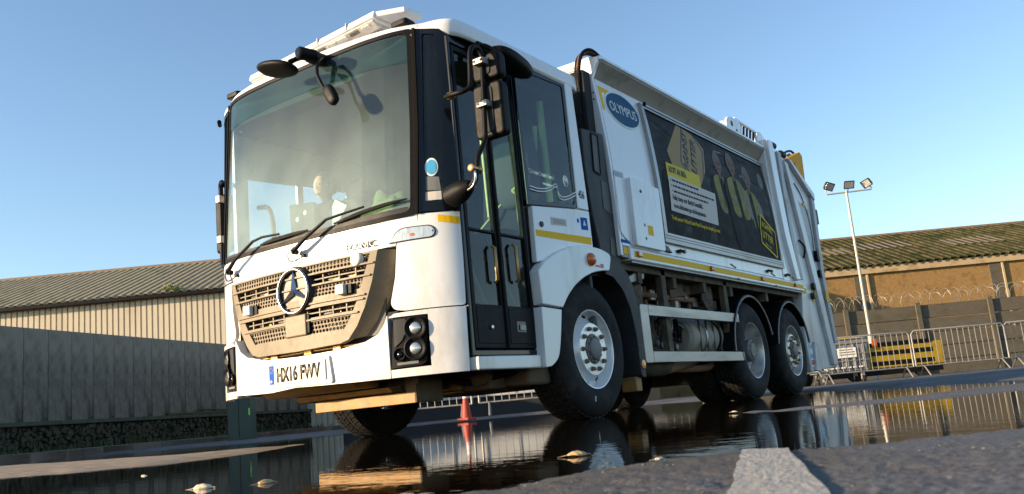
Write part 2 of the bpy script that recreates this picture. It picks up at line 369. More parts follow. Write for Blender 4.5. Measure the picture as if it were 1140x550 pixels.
# windscreen
WS = roundpoly([(-.965, 1.415), (-.7, 1.405), (-.3, 1.396), (0, 1.393), (.3, 1.391), (.7, 1.398), (.965, 1.412), (.975, 2.0), (.965, 2.685), (.7, 2.675), (.3, 2.66), (0, 2.652), (-.3, 2.66), (-.7, 2.675), (-.965, 2.685), (-.975, 2.0)], [.05, 0, 0, 0, 0, 0, .05, 0, .05, 0, 0, 0, 0, 0, .05, 0])
ws = panel('windscreen', 'glass_ws', WS, cabP, T, off=.0, thick=.006, step=.06, bev=0)
decal('sun_band', 'glass_band', [(-.955, 2.46), (.955, 2.46), (.955, 2.66), (.3, 2.645), (0, 2.64), (-.3, 2.645), (-.955, 2.66)], cabP, ws, off=.003, thick=.0015, step=.06)
outer = [(p[0]*1.035, 2.03+(p[1]-2.03)*1.03) for p in WS]
panel('windscreen_seal', 'black', [outer, [(p[0]*.985, 2.03+(p[1]-2.03)*.985) for p in WS]], cabP, T, off=.008, thick=.02, step=.06, bev=.003)
panel('roof_header', 'white', [(-1.02, 2.68), (-.7, 2.675), (0, 2.655), (.7, 2.675), (1.02, 2.68), (1.02, 2.73), (-1.02, 2.73)], cabP, T, off=.0, thick=.02, step=.06)
for sg in (-1, 1):
    def mir(l): return [(sg*p[0], p[1]) for p in l]
    # black corner post with small quarter window
    qw = roundpoly([(1.045, 1.475), (1.165, 1.475), (1.185, 2.1), (1.165, 2.63), (1.055, 2.655), (1.05, 2.1)], .02)
    panel('corner_post', 'black_gloss', [mir([(.985, 1.41), (1.275, 1.405), (1.275, 2.0), (1.275, 2.61), (1.2, 2.665), (1.0, 2.70)]), mir(qw)], cabP, T, off=.004, thick=.03, step=.04)
    q = panel('quarter_window', 'glass_dark', mir([(p[0]+(.008 if p[0] > 1.1 else -.008), p[1]) for p in qw]), cabP, T, off=-.008, thick=.006, step=.04, bev=0)
    if sg > 0:
        decal('round_sticker', 'whiteink', ell(1.096, 1.705, .046, .062), cabP, q, off=-.004)
        decal('round_sticker_print', 'cyan', ell(1.096, 1.705, .036, .050), cabP, q, off=-.002)
        decal('permit_sticker', 'pgrey', [(1.055, 1.55), (1.155, 1.545), (1.145, 1.635), (1.055, 1.645)], cabP, q, off=-.004)
        decal('permit_sticker', 'ppink', [(1.05, 1.482), (1.158, 1.482), (1.156, 1.54), (1.052, 1.54)], cabP, q, off=-.004)
    panel('pillar_trim', 'grille_dark', mir([(.985, 1.40), (1.003, 1.40), (1.018, 2.0), (1.008, 2.70), (.988, 2.70)]), cabP, T, off=.018, thick=.02, step=.03)
    # upper corner panel, from the grille to the door, and the lower one with headlamp
    up_poly = [(.775, .84), (.80, .80), (.87, .79), (1.262, .792), (1.270, 1.1), (1.270, 1.395), (1.0, 1.398), (.992, 1.352), (.90, 1.348), (.868, 1.30), (.842, 1.205), (.82, 1.01)]
    panel('corner_panel', 'white', mir(roundpoly(up_poly, [.02, .03, 0, .02, 0, .01, .01, 0, .02, .02, 0, 0])), cabP, T, off=0, thick=.03, step=.035, bev=.006)
    lampo = roundpoly([(.79, .745), (1.0, .745), (1.01, .71), (.995, .462), (.96, .44), (.76, .435)], [.015, .03, .02, .03, .02, .01])
    low = [(.757, .375), (1.25, .375), (1.262, .78), (.87, .778), (.80, .745), (.768, .70)]
    panel('bumper_corner', 'white', [mir(roundpoly(low, [.0, .03, .02, .03, .03, .02])), mir([(min(p[0], 1.2), p[1]) for p in [(p[0]*.995+.004, p[1]) for p in lampo]])] if False else [mir([(.757, .375), (1.25, .375), (1.258, .78), (1.02, .782), (1.02, .43), (.757, .425)])], cabP, T, off=.016, thick=.05, step=.035, bev=.012)
    panel('bumper_corner', 'white', mir([(.757, .752), (1.018, .752), (1.018, .781), (.87, .779), (.80, .775)]), cabP, T, off=.015, thick=.05, step=.035, bev=.006)
    H = panel('headlamp', 'black', mir(lampo), cabP, T, off=.011, thick=.05, step=.04, bev=.004)
    panel('headlamp_divider', 'darkgrey', mir(roundpoly([(.795, .735), (.875, .738), (.872, .655), (.85, .615), (.84, .60), (.79, .56)], .012)), cabP, H, off=.018, thick=.02, step=.03)
    for (s_, z_, r_, mm) in ((.935, .672, .060, 'reflector'), (.928, .545, .060, 'reflector'), (.825, .515, .034, 'black_gloss')):
        o_ = Vector(cabP(sg*s_, z_, .0)); t_ = (Vector(cabP(sg*s_+.02, z_, 0))-Vector(cabP(sg*s_-.02, z_, 0))).normalized(); nrm = Vector((t_.y, -t_.x, 0))*(1)
        if nrm.y > 0: nrm = -nrm
        bm = bmesh.new(); rg = lat(bm, [(-.005, r_*1.22), (.012, r_*1.22), (.014, r_*1.12), (.010, r_*1.06), (-.001, r_*.86), (-.002, r_*.70)], 28, 'z'); bm.faces.new(rg[0])
        ob = fin('lamp_bezel', bm, 'black', H, smooth=40); ob.matrix_local = Matrix.Translation(o_+nrm*.019) @ nrm.to_track_quat('Z', 'Y').to_matrix().to_4x4()
        bm = bmesh.new(); rg = lat(bm, [(-.002, r_*.64)]+[(.014*math.cos(R(a))*.9-.002, r_*.64*math.sin(R(a))) for a in (75, 60, 45, 30, 15, 3)], 28, 'z'); bm.faces.new(rg[-1])
        ob = fin('lamp_lens', bm, mm, H, smooth=60); ob.matrix_local = Matrix.Translation(o_+nrm*.019) @ nrm.to_track_quat('Z', 'Y').to_matrix().to_4x4()
    decal('lamp_trim', 'pgrey', mir([(.80, .45), (.94, .452), (.94, .468), (.80, .466)]), cabP, H, off=.014)
    # indicator
    ind = roundpoly([(.79, 1.225), (1.085, 1.237), (1.108, 1.26), (1.108, 1.295), (1.075, 1.322), (.90, 1.322), (.85, 1.308)], [.008, .02, .02, .02, .02, .02, .03])
    I = panel('indicator_lamp', 'darkgrey', mir(ind), cabP, T, off=.003, thick=.03, step=.035)
    ic = (.955, 1.277)
    inn = [((p[0]-ic[0])*.94+ic[0], (p[1]-ic[1])*.84+ic[1]) for p in ind]
    panel('indicator_lens', 'clear', mir(inn), cabP, I, off=.007, thick=.010, step=.02, bev=.004)
    decal('indicator_bulb', 'amber', mir(ell(.955, 1.268, .016, .010, 16)), cabP, I, off=.0085)
    decal('lens_screw', 'ink', mir(ell(1.088, 1.28, .005, .006, 10)), cabP, I, off=.0085)
# front panel under the windscreen
FP = [(-.835, 1.205), (-.3, 1.203), (0, 1.203), (.3, 1.203), (.70, 1.208), (.835, 1.212), (.862, 1.30), (.90, 1.345), (.99, 1.348), (.992, 1.40), (.7, 1.388), (.3, 1.381), (0, 1.383), (-.3, 1.386), (-.7, 1.395), (-.992, 1.405), (-.99, 1.348), (-.90, 1.345), (-.862, 1.30)]
panel('front_panel', 'white', FP, cabP, T, off=0, thick=.03, step=.05, bev=.006)
text('badge_lettering', 'ECONIC', 'galv', cabP, .45, 1.232, .062, T, off=.015, sx=1.05, thick=.009)
# bumper centre, its top edge hanging in a curve below the grille
BC = [(-.752, .392), (-.5, .382), (-.3, .378), (-.05, .392), (.2, .384), (.5, .378), (.752, .375), (.752, .77), (.73, .72), (.68, .66), (.58, .622), (.36, .597), (0, .592), (-.36, .605), (-.58, .648), (-.68, .70), (-.752, .79)]
panel('bumper', 'white', BC, cabP, T, off=.018, thick=.06, step=.05, bev=.014)
panel('bumper_recess', 'dark', [(-.80, .58), (.80, .58), (.80, .80), (-.80, .80)], cabP, T, off=-.05, thick=.02, step=.1)
panel('bumper_plinth', 'white', roundpoly([(-.325, .405), (.31, .392), (.285, .575), (-.30, .575)], .02), cabP, T, off=.036, thick=.03, step=.05, bev=.008)
NP = panel('number_plate', 'plate', roundpoly([(-.285, .428), (.262, .418), (.262, .552), (-.285, .560)], .008), cabP, T, off=.046, thick=.01, step=.04, bev=.002)
decal('country_band', 'blueink', [(-.283, .431), (-.235, .430), (-.235, .557), (-.283, .558)], cabP, NP, off=.0485)
text('band_letters', 'GB', 'whiteink', cabP, -.276, .442, .024, NP, off=.050, sx=.8)
[decal('band_star', 'yellow', ell(-.259+.014*math.cos(R(a)), .525+.018*math.sin(R(a)), .002, .0025, 6), cabP, NP, off=.0495) for a in range(0, 360, 45)]
text('plate_letters', 'HX16 FWV', 'ink', cabP, -.205, .443, .128, NP, off=.0485, sx=.68, bold=.005)

# ---- grille -------------------------------------------------------
GI = [(.47, .652), (.545, .73), (.61, .84), (.675, 1.0), (.73, 1.196)]; GX = [(.575, .672), (.665, .752), (.745, .90), (.805, 1.06), (.842, 1.200)]
def gin(z): return float(np.interp(z, [p[1] for p in GI], [p[0] for p in GI]))
def gout(z): return float(np.interp(z, [p[1] for p in GX], [p[0] for p in GX]))
GO = [(-p[0], p[1]) for p in GI[::-1]] + [(-.40, .634), (0, .626), (.40, .634)] + GI + [(.4, 1.193), (-.4, 1.193)]
def gw(z): return float(np.interp(z, [.64, .70, .80, .90, 1.0, 1.1, 1.2], [.36, .42, .50, .56, .60, .64, .68]))
def band(z0, z1, g=0): return [(-gw(z0)+g, z0), (gw(z0)-g, z0), (gw(z1)-g, z1), (-gw(z1)+g, z1)]
BANDS = [('m', 1.128, 1.182), ('v', 1.052, 1.112), ('m', .965, 1.036), ('v', .832, .892), ('m', .722, .805)]
G = panel('grille', 'grille', [GO]+[band(a, b) for _, a, b in BANDS], cabP, T, off=.045, thick=.05, step=.05, zstep=.1, bev=.005)
panel('grille_backing', 'ink', [(-.70, .66), (.70, .66), (.75, 1.19), (-.75, 1.19)], cabP, G, off=-.04, thick=.01, step=.1)
def facet(s, z, off=0):      # the grille's ends turn back to meet the white corner panels
    i_, o_ = gin(z), gout(z); t = (abs(s)-i_)/max(.02, o_-i_); return cabP(s, z, off+.043*(1-t)-.062*t)
for sg in (-1, 1): panel('grille_end', 'grille', [(sg*p[0], p[1]) for p in GI+GX[::-1]], facet, G, off=0, thick=.03, step=.02, zstep=.05, bev=0)
for kind, z0, z1 in BANDS:
    w_ = gw(z0)
    if kind == 'm':      # perforated mesh: hexagonal holes cut in a sheet
        bm = bmesh.new(); nr = 3 if z1-z0 > .06 else 2; nr = max(2, round((z1-z0)/.0245)); ch = (z1-z0)/nr; cw = .030
        for r_ in range(nr):
            zc = z0+(r_+.5)*ch; wr = gw(zc); n = int(2*wr/cw); o_ = cw*.5*(r_ % 2)
            for i in range(n):
                xc = -wr+(i+.5)*cw+o_
                if xc+cw*.5 > wr+.02: continue
                O = [bm.verts.new(cabP(xc+dx*cw*.5, zc+dz*ch*.5, .034)) for dx, dz in ((-1, -1), (0, -1), (1, -1), (1, 1), (0, 1), (-1, 1))]
                I_ = [(xc+dx*cw*.5, zc+dz*ch*.5) for dx, dz in ((-.72, -.40), (0, -.84), (.72, -.40), (.72, .40), (0, .84), (-.72, .40))]
                A = [bm.verts.new(cabP(a, b, .033)) for a, b in I_]; B = [bm.verts.new(cabP(a, b, .020)) for a, b in I_]
                for k in range(6):
                    j = (k+1) % 6; bm.faces.new((O[k], O[j], A[j], A[k])); bm.faces.new((A[k], A[j], B[j], B[k]))
        ms = fin('mesh_insert', bm, 'grille', G); ms['kind'] = 'stuff'
    else:
        bm = bmesh.new()
        for zz in ((z0+z1)/2,):
            for i in range(24):
                a = -w_+i*2*w_/24; b = a+2*w_/24
                P = [cabP(a, zz-.004, .034), cabP(b, zz-.004, .034), cabP(b, zz+.004, .034), cabP(a, zz+.004, .034)]; Q = [(p[0], p[1]+.03, p[2]) for p in P]
                A = [bm.verts.new(p) for p in P]; B = [bm.verts.new(p) for p in Q]
                bm.faces.new(A); bm.faces.new((A[0], A[1], B[1], B[0])); bm.faces.new((A[3], A[2], B[2], B[3]))
        fin('vent_slat', bm, 'grille', G)
        for i in range(9):
            a = -w_+(i+.5)*2*w_/9
            p = cabP(a, z0, .036); box('vent_bar', 'grille', p[0]-.005, p[0]+.005, p[1], p[1]+.03, z0-.003, z1+.003, G, bev=0)
for z_ in (1.120, 1.044, .925, .898, .818):      # blades between the rows
    wq = gw(z_)+.05; P = [(-wq, z_-.006), (wq, z_-.006), (wq+.003, z_+.005), (-wq-.003, z_+.005)]
    panel('grille_blade', 'grille', P, cabP, G, off=.056, thick=.02, step=.05, zstep=0, bev=.002)
for s_ in (-.33, .36, .50):
    for zz in (.835, 1.055):
        p = cabP(s_, zz, -.01); box('cooler_fitting', 'brass', p[0]-.03, p[0]+.03, p[1]-.012, p[1]+.01, zz+.005, zz+.04, G, bev=.004)
# three pointed star in its ring
SC = (.02, 1.03)
def starP(a, b, off=0):
    p = cabP(SC[0], SC[1], 0); return (p[0]+a, p[1]-off+.012, p[2]+b)
bm = bmesh.new(); tub(bm, [starP(.148*math.cos(R(a)), .148*math.sin(R(a)), .078) for a in range(0, 360, 6)], .012, 8, True)
STR = fin('star_emblem', bm, 'chrome', G, smooth=60)
bm = bmesh.new(); rg = lat(bm, [(-.0, .172), (.055, .172), (.07, .162), (.068, .140), (.05, .134)], 48, 'z'); bm.faces.new(rg[-1]); bm.faces.new(rg[0])
ob = fin('emblem_housing', bm, 'darkgrey', G, smooth=40); ob.matrix_local = Matrix.Translation(starP(0, 0, 0)) @ Vector((0, -1, 0)).to_track_quat('Z', 'Y').to_matrix().to_4x4()
bm = bmesh.new(); rg = lat(bm, [(.051, .132), (.056, .132)], 48, 'z'); bm.faces.new(rg[-1])
ob = fin('emblem_disc', bm, 'hubgrey', G, smooth=40); ob.matrix_local = Matrix.Translation(starP(0, 0, 0)) @ Vector((0, -1, 0)).to_track_quat('Z', 'Y').to_matrix().to_4x4()
bm = bmesh.new()
for k in range(3):
    a = R(90+120*k); tip = bm.verts.new(starP(.146*math.cos(a), .146*math.sin(a), .072)); ctr = bm.verts.new(starP(0, 0, .098))
    for sgn in (-1, 1):
        b_ = a+sgn*R(60); v = bm.verts.new(starP(.026*math.cos(b_), .026*math.sin(b_), .070))
        bm.faces.new((tip, ctr, v) if sgn > 0 else (tip, v, ctr))
        tb = bm.verts.new(starP(.146*math.cos(a), .146*math.sin(a), .058)); vb = bm.verts.new(starP(.026*math.cos(b_), .026*math.sin(b_), .058))
        bm.faces.new((tip, v, vb, tb))
fin('star_point', bm, 'chrome', STR)
p = cabP(.02, .79, 0); box('sensor_cover', 'grille', -.085, .125, p[1]-.06, p[1], .722, .868, G, bev=.012)
p = cabP(.13, .79, 0); box('sensor_bracket', 'black', .128, .15, p[1]-.055, p[1], .735, .86, G, bev=.004)
for s_, z_, r_ in ((-.47, .965, .03), (.455, .975, .03)):
    p = cabP(s_, z_, .042); b_ = box('parking_camera', 'paper', p[0]-.038, p[0]+.038, p[1]-.05, p[1]+.01, z_-.032, z_+.035, T, bev=.01); box('camera_bracket', 'black', p[0]+.038, p[0]+.085, p[1]-.02, p[1]+.012, z_-.035, z_+.03, b_, bev=.006)
o_ = Vector(cabP(.575, 1.158, .065)); bm = bmesh.new(); rg = lat(bm, [(-.03, .048), (-.008, .046), (.004, .035), (.008, .01)], 24, 'z'); bm.faces.new(rg[0]); bm.faces.new(rg[-1])
ob = fin('round_marker_lamp', bm, 'paper', T, smooth=40); ob.matrix_local = Matrix.Translation(o_) @ Vector((.1, -1, 0)).to_track_quat('Z', 'Y').to_matrix().to_4x4()
for s_ in (-.30, .05, .32): 
    p = cabP(s_, .615, -.02); box('radiator_bracket', 'brass', p[0]-.035, p[0]+.035, p[1]-.01, p[1]+.02, .60, .63, T, bev=.004)
tube('lower_pipe', 'brass', [cabP(s_, .622, -.03) for s_ in (-.45, -.2, .1, .4, .6)], .008, T)

# ---- wipers --------------------------------------------------------
for (pv, kn, tip, sw) in (((-.76, 1.295), (-.40, 1.455), (.135, 1.437), 1), ((.03, 1.30), (.345, 1.462), (.935, 1.505), 1)):
    WP = tube('wiper', 'black', [cabP(pv[0], pv[1], .02), cabP(pv[0], pv[1], .055), cabP(pv[0]+.02, pv[1]+.01, .065)], .018, T, seg=12)
    tube('wiper_arm', 'black', [cabP(pv[0], pv[1], .06), cabP((pv[0]*.6+kn[0]*.4), (pv[1]*.6+kn[1]*.4), .07), cabP(kn[0], kn[1], .062), cabP(kn[0]+.10, kn[1]+.012, .055), cabP((kn[0]+tip[0])/2, (kn[1]+tip[1])/2+.012, .042)], [.016, .013, .010, .009, .008], WP)
    tube('wiper_blade', 'rubber', [cabP(kn[0]+.03+(tip[0]-kn[0]-.03)*t, kn[1]-.028+(tip[1]-kn[1]+.028)*t, .018+.006*math.sin(t*3.1)) for t in [i/12 for i in range(13)]], [.006, .012, .014, .014, .012, .005], WP, seg=6)
    tube('washer_hose', 'black', smoothpath([cabP(pv[0]+.01, pv[1]+.03, .06), cabP(pv[0]-.06, pv[1]-.01, .05), cabP(pv[0]-.05, pv[1]-.055, .035), cabP(pv[0]+.03, pv[1]-.05, .03), cabP(pv[0]+.05, pv[1]-.03, .01)], 5), .004, WP, seg=6)
    p = cabP(pv[0]+.05, pv[1]-.03, .012); box('washer_jet', 'black', p[0]-.015, p[0]+.015, p[1]-.012, p[1]+.01, p[2]-.01, p[2]+.01, WP, bev=.003)
panel('scuttle', 'darkgrey', [(-.93, 1.405), (-.3, 1.39), (.3, 1.386), (.93, 1.402), (.93, 1.455), (.3, 1.425), (-.3, 1.425), (-.93, 1.44)], cabP, T, off=.006, thick=.006, step=.06, bev=.002)

# ---- roof fittings --------------------------------------------------
def barP(x): return .022+.055*(x+.74)
def barpiece(name, m, prof, x0, x1, parent, bev):
    bm = bmesh.new(); prism(bm, prof, x0, x1, 'x')
    for v in bm.verts: v.co.z += barP(v.co.x)
    return fin(name, bm, m, parent, bev=bev)
LB = barpiece('light_bar', 'white', [(.22, 2.822), (.27, 2.795), (.50, 2.795), (.53, 2.83), (.51, 2.868), (.235, 2.868)], -.74, .62, T, .008)
barpiece('light_bar_lens', 'steel_dirty', [(.232, 2.806), (.274, 2.772), (.48, 2.775), (.45, 2.81)], -.72, .60, LB, .004)
bm = bmesh.new(); prism(bm, [(.62, .24), (.82, .33), (.84, .50), (.62, .52)], 2.82, 2.862, 'z')
for v in bm.verts: v.co.z += barP(.62)
fin('light_bar_end', bm, 'white', LB, bev=.008)
for x_ in (-.42, .05, .35): barpiece('light_bar_seam', 'grey_paint', [(.2165, 2.82), (.2165, 2.871), (.52, 2.871), (.52, 2.82)], x_-.003, x_+.003, LB, 0)
for k in range(11): barpiece('lamp_module', 'clear' if k % 3 else 'hubgrey', [(.236, 2.79), (.262, 2.776), (.30, 2.776), (.30, 2.79)], -.68+.115*k, -.68+.115*k+.085, LB, .003)
for x_ in (-.6, -.05, .5): box('bar_foot', 'grey_paint', x_-.05, x_+.05, .33, .45, 2.74, 2.80+barP(x_), LB, bev=.004)
for x_ in (-.93, .86):
    pris('roof_marker_lamp', 'black', roundpoly([(x_-.075, .20), (x_+.075, .20), (x_+.06, .33), (x_-.06, .33)], .03), 2.755, 2.80, 'z', T, bev=.012)
# forward mirrors on the centre bracket
bm = bmesh.new(); bx(bm, .20, .30, -.06, .12, 2.62, 2.69); CB = fin('front_camera_bracket', bm, 'black', T, bev=.02)
lathe('front_camera', 'black', [(-.10, .036), (-.09, .044), (.03, .044), (.04, .03)], CB, 24, 'y', loc=(.315, -.10, 2.625), rot=(0, 0, R(-12)))
lathe('front_camera', 'black_gloss', [(-.105, .02), (-.104, .03)], CB, 24, 'y', loc=(.315, -.10, 2.625), rot=(0, 0, R(-12)))
def blob(name, m, c, rx, ry, rz, parent, rot=(0, 0, 0), p=2.6):
    bm = bmesh.new(); bmesh.ops.create_uvsphere(bm, u_segments=28, v_segments=16, radius=1)
    for v in bm.verts:
        q = v.co; n = (abs(q.x)**p+abs(q.y)**p+abs(q.z)**p)**(1/p); v.co = Vector((q.x/n*rx, q.y/n*ry, q.z/n*rz))
    return fin(name, bm, m, parent, loc=c, rot=rot, smooth=80)
MR = blob('kerb_mirror', 'black', (.075, -.19, 2.575), .18, .10, .036, T, rot=(R(-14), R(12), 0), p=2.3)
tube('mirror_arm', 'black', [(.26, -.04, 2.64), (.22, -.12, 2.63), (.17, -.17, 2.60)], .018, MR and T, sm=4)
SA = tube('front_mirror_arm', 'black', [(.30, .02, 2.64), (.36, -.08, 2.56), (.39, -.12, 2.46), (.43, -.12, 2.37), (.46, -.12, 2.335)], .012, T, sm=4)
blob('front_mirror', 'black', (.515, -.125, 2.275), .042, .03, .082, T, rot=(0, R(-28), 0), p=3.2)
# ---- nearside mirrors ------------------------------------------------
MX = 1.43
A_ = lambda x, y, z: (x, y, z)
lathe('mirror_mount', 'black', [(0, .05), (.03, .075), (.13, .07), (.20, .045), (.22, .03)], T, 24, 'x', loc=(1.17, .22, 1.475), rot=(0, R(-8), R(-12)))
tube('mirror_bracket', 'black', [(1.33, .18, 1.49), (1.40, .17, 1.505), (MX, .17, 1.55), (MX, .18, 1.60)], .020, T, seg=10, sm=4)
tube('mirror_bracket', 'chrome', [(1.34, .165, 1.472), (1.42, .15, 1.49), (MX+.012, .155, 1.56), (MX, .14, 1.60)], .008, T, seg=8, sm=4)
lathe('mirror_joint', 'brass', [(-.05, .014), (-.045, .024), (-.02, .024), (-.015, .020), (.02, .020), (.025, .026), (.05, .026), (.055, .014)], T, 20, 'y', loc=(MX, .17, 1.60))
tube('mirror_tube', 'black', [(MX, .19, 1.60), (MX, .21, 1.68), (MX, .26, 1.75), (MX, .305, 1.82), (MX, .315, 1.90), (MX, .33, 2.10), (MX, .345, 2.30), (MX, .35, 2.39), (MX, .325, 2.435), (MX, .28, 2.44), (MX, .235, 2.41), (MX, .215, 2.34), (MX, .205, 2.22), (MX-.005, .19, 2.14), (1.38, .16, 2.115), (1.30, .16, 2.12), (1.23, .19, 2.13)], .0165, T, seg=10, sm=4)
lathe('mirror_ferrule', 'brass', [(0, .018), (.02, .026), (.05, .026), (.06, .018)], T, 16, 'x', loc=(1.24, .19, 2.128))
def mirror_head(y0, y1, z0, z1, x, rot=0):
    cy, cz = (y0+y1)/2, (z0+z1)/2
    pts = roundpoly([(y0, z0), (y1, z0), (y1, z1), (y0, z1)], .035)
    H = pris('side_mirror', 'black', pts, x-.035, x+.055, 'x', T, bev=.02)
    return H
# heads face rearward: broad across x, thin in y
for (z0, z1, w0, w1) in ((2.235, 2.415, 1.31, 1.53), (1.845, 2.215, 1.295, 1.53)):
    H = pris('side_mirror', 'black', roundpoly([(w0+.02, z0), (w1+.02, z0), (w1+.02, z1), (w0+.02, z1)], .045), .36, .45, 'y', T, bev=.022)
    pris('mirror_glass', 'mirror', roundpoly([(w0+.035, z0+.015), (w1+.005, z0+.015), (w1+.005, z1-.015), (w0+.035, z1-.015)], .035), .449, .455, 'y', H, bev=0)
    pris('mirror_recess', 'dark', roundpoly([(w0+.09, z0+.03), (w1-.05, z0+.03), (w1-.05, z1-.03), (w0+.09, z1-.03)], .03), .352, .362, 'y', H, bev=.004)
for z_ in (2.345, 2.055): 
    CL = box('mirror_clamp', 'galv', MX-.035, MX+.045, .29, .36, z_-.02, z_+.02, T, bev=.004)
    for d in (-.022, .03): box('clamp_bolt', 'ink', MX+d-.006, MX+d+.006, .284, .29, z_-.007, z_+.007, CL, bev=0)
WM = blob('wide_kerb_mirror', 'black', (1.36, .80, 2.50), .10, .235, .06, T, rot=(R(-7), R(12), R(4)))
tube('mirror_arm', 'black', [(1.22, .62, 2.60), (1.28, .60, 2.59), (1.33, .66, 2.55), (1.36, .75, 2.52)], .02, T, sm=4)
box('mirror_arm_foot', 'black', 1.19, 1.26, .56, .68, 2.57, 2.63, T, bev=.012)
# offside mirror frame
tube('offside_mirror_tube', 'black', [(-1.20, .28, 2.64), (-1.30, .36, 2.655)], .018, T)
tube('offside_mirror_tube', 'black', [(-1.24, .33, 2.12), (-1.31, .37, 2.17), (-1.365, .40, 2.16), (-1.38, .41, 2.08), (-1.38, .41, 1.75), (-1.37, .40, 1.53), (-1.30, .36, 1.46), (-1.2, .32, 1.44)], .02, T, seg=10, sm=4)
box('offside_mirror', 'black', -1.50, -1.34, .43, .51, 1.60, 2.10, T, bev=.03)
for z_ in (2.04, 1.70): box('mirror_clamp', 'galv', -1.40, -1.35, .37, .45, z_-.03, z_+.03, T, bev=.004)

# ---- door and side --------------------------------------------------
XD = 1.190; fd = flatx(XD)
DJ = [(.302, .465), (1.085, .47), (1.05, 2.60), (.302, 2.615)]
panel('door_frame', 'black_gloss', [DJ, [(.335, .505), (1.045, .51), (1.005, 2.555), (.325, 2.565)]], fd, T, off=.004, thick=.06, step=0, zstep=0, bev=.008)
def leaf(y0, y1, y0t, y1t):
    gl = [(y0+.035, .80), (y1-.03, .80), (y1t-.03, 2.51), (y0t+.035, 2.515)]
    D = panel('door_leaf', 'black', [[(y0, .515), (y1, .515), (y1t, 2.55), (y0t, 2.555)], gl], fd, T, off=.004, thick=.035, step=0, zstep=0, bev=.006)
    panel('door_glass', 'glass_dark', [(p[0]+(.004 if i in (1, 2) else -.004), p[1]+(.004 if i > 1 else -.004)) for i, p in enumerate(gl)], fd, D, off=-.012, thick=.005, step=0, zstep=0, bev=0)
    box('kick_panel', 'black', XD-.03, XD+.008, y0+.03, y1-.025, .545, .785, D, bev=.006)
    return D
D1 = leaf(.34, .685, .330, .665); D2 = leaf(.695, 1.04, .675, 1.0)
for D, ya, yb in ((D1, .34, .69), (D2, .69, 1.03)): box('door_rail', 'black', XD-.02, XD+.006, ya+.02, yb-.02, 1.285, 1.30, D, bev=.002)
lathe('door_lock', 'chrome', [(0, .014), (.012, .014), (.014, .006)], D1, 16, 'x', loc=(XD+.008, .515, .65))
HN = box('door_handle', 'black_gloss', XD+.004, XD+.012, .80, .91, .62, .70, D2, bev=.004); box('handle_grip', 'galv', XD+.012, XD+.02, .83, .90, .635, .675, D2, bev=.004)
tube('door_seam', 'rubber', [(XD+.012, .69, .52), (XD+.012, .672, 2.55)], .010, T, seg=6)
tube('door_pull', 'brass', [(XD+.005, .60, .95), (XD+.028, .60, .965), (XD+.028, .598, 1.18), (XD+.005, .598, 1.195)], .012, D1, seg=8)
tube('door_pull', 'brass', [(XD+.005, .852, .97), (XD+.028, .852, .985), (XD+.028, .845, 1.215), (XD+.005, .845, 1.23)], .012, D2, seg=8)
tube('handrail', 'railyellow', [(1.12, .70, 2.00), (1.12, .715, 1.42)], .018, T, seg=10)
tube('handrail', 'railyellow', [(1.11, 1.09, 2.46), (1.11, 1.10, 1.36)], .020, T, seg=10)
for y_ in (.36, .70): tube('folding_link', 'galv', [(1.10, y_, 1.28), (1.08, y_+.16, 1.02), (1.08, y_+.28, .82)], .012, T)
# rear quarter: window, black surround, white post and panels
fs = flatx(1.235)
panel('side_window_frame', 'black_gloss', [[(1.035, 1.535), (1.72, 1.60), (1.712, 2.625), (1.01, 2.60)], roundpoly([(1.07, 1.57), (1.69, 1.628), (1.682, 2.59), (1.045, 2.568)], .03)], fs, T, off=.0, thick=.03, step=0, zstep=0, bev=.004)
SW = panel('side_window', 'glass_dark', [(1.065, 1.565), (1.695, 1.622), (1.687, 2.595), (1.04, 2.573)], fs, T, off=-.008, thick=.005, step=0, zstep=0, bev=0)
text('window_lettering', 'Chichester District Council', 'whiteink', fs, 1.085, 1.782, .048, SW, off=-.005, sx=.64)
text('window_lettering', 'www.chichester.gov.uk', 'whiteink', fs, 1.255, 1.72, .034, SW, off=-.005, sx=.66)
for dz in (0, .022):
    pts = smoothpath([(1.07, 1.655+dz, 0), (1.20, 1.655+dz, 0), (1.33, 1.682+dz, 0), (1.42, 1.725+dz, 0), (1.452, 1.71+dz*1.0, 0), (1.455+dz*.3, 1.66+dz, 0), (1.50, 1.638+dz, 0), (1.58, 1.652+dz, 0), (1.69, 1.695+dz, 0), (1.74, 1.712+dz, 0)], 6)
    wd = .008; up_ = [(p.x, p.y+wd/2) for p in pts]; dn = [(p.x, p.y-wd/2) for p in pts][::-1]
    decal('wave_stripe', 'whiteink', up_+dn, fs, SW, off=.0045)
for a in range(0, 360, 30): decal('crest_petal', 'whiteink', ell(1.595+.030*math.cos(R(a)), 1.80+.036*math.sin(R(a)), .009, .011, 8), fs, SW, off=-.005)
decal('crest', 'whiteink', ell(1.595, 1.812, .017, .02, 16), fs, SW, off=-.005)
decal('crest', 'whiteink', [(1.565, 1.785), (1.60, 1.755), (1.63, 1.79), (1.60, 1.778)], fs, SW, off=-.005)
BP = pris('rear_post', 'white', [(1.717, 1.602), (1.885, 1.602), (1.825, 2.63), (1.715, 2.63)], 1.20, 1.243, 'x', T, bev=.006)
text('fleet_number', '456', 'ink', flatx(1.243), 1.745, 1.690, .085, BP, off=.0015, sx=.72, bold=.002)
SP = pris('side_panel', 'white', [(1.06, 1.12), (1.89, 1.25), (1.885, 1.597), (1.72, 1.592), (1.07, 1.53)], 1.20, 1.243, 'x', T, bev=.006)
fsp = flatx(1.243)
decal('yellow_stripe', 'yellow', [(1.083, 1.312), (1.868, 1.325), (1.868, 1.382), (1.083, 1.358)], fsp, SP)
decal('blue_badge', 'blueink', [(1.735, 1.432), (1.84, 1.438), (1.835, 1.535), (1.735, 1.53)], fsp, SP)
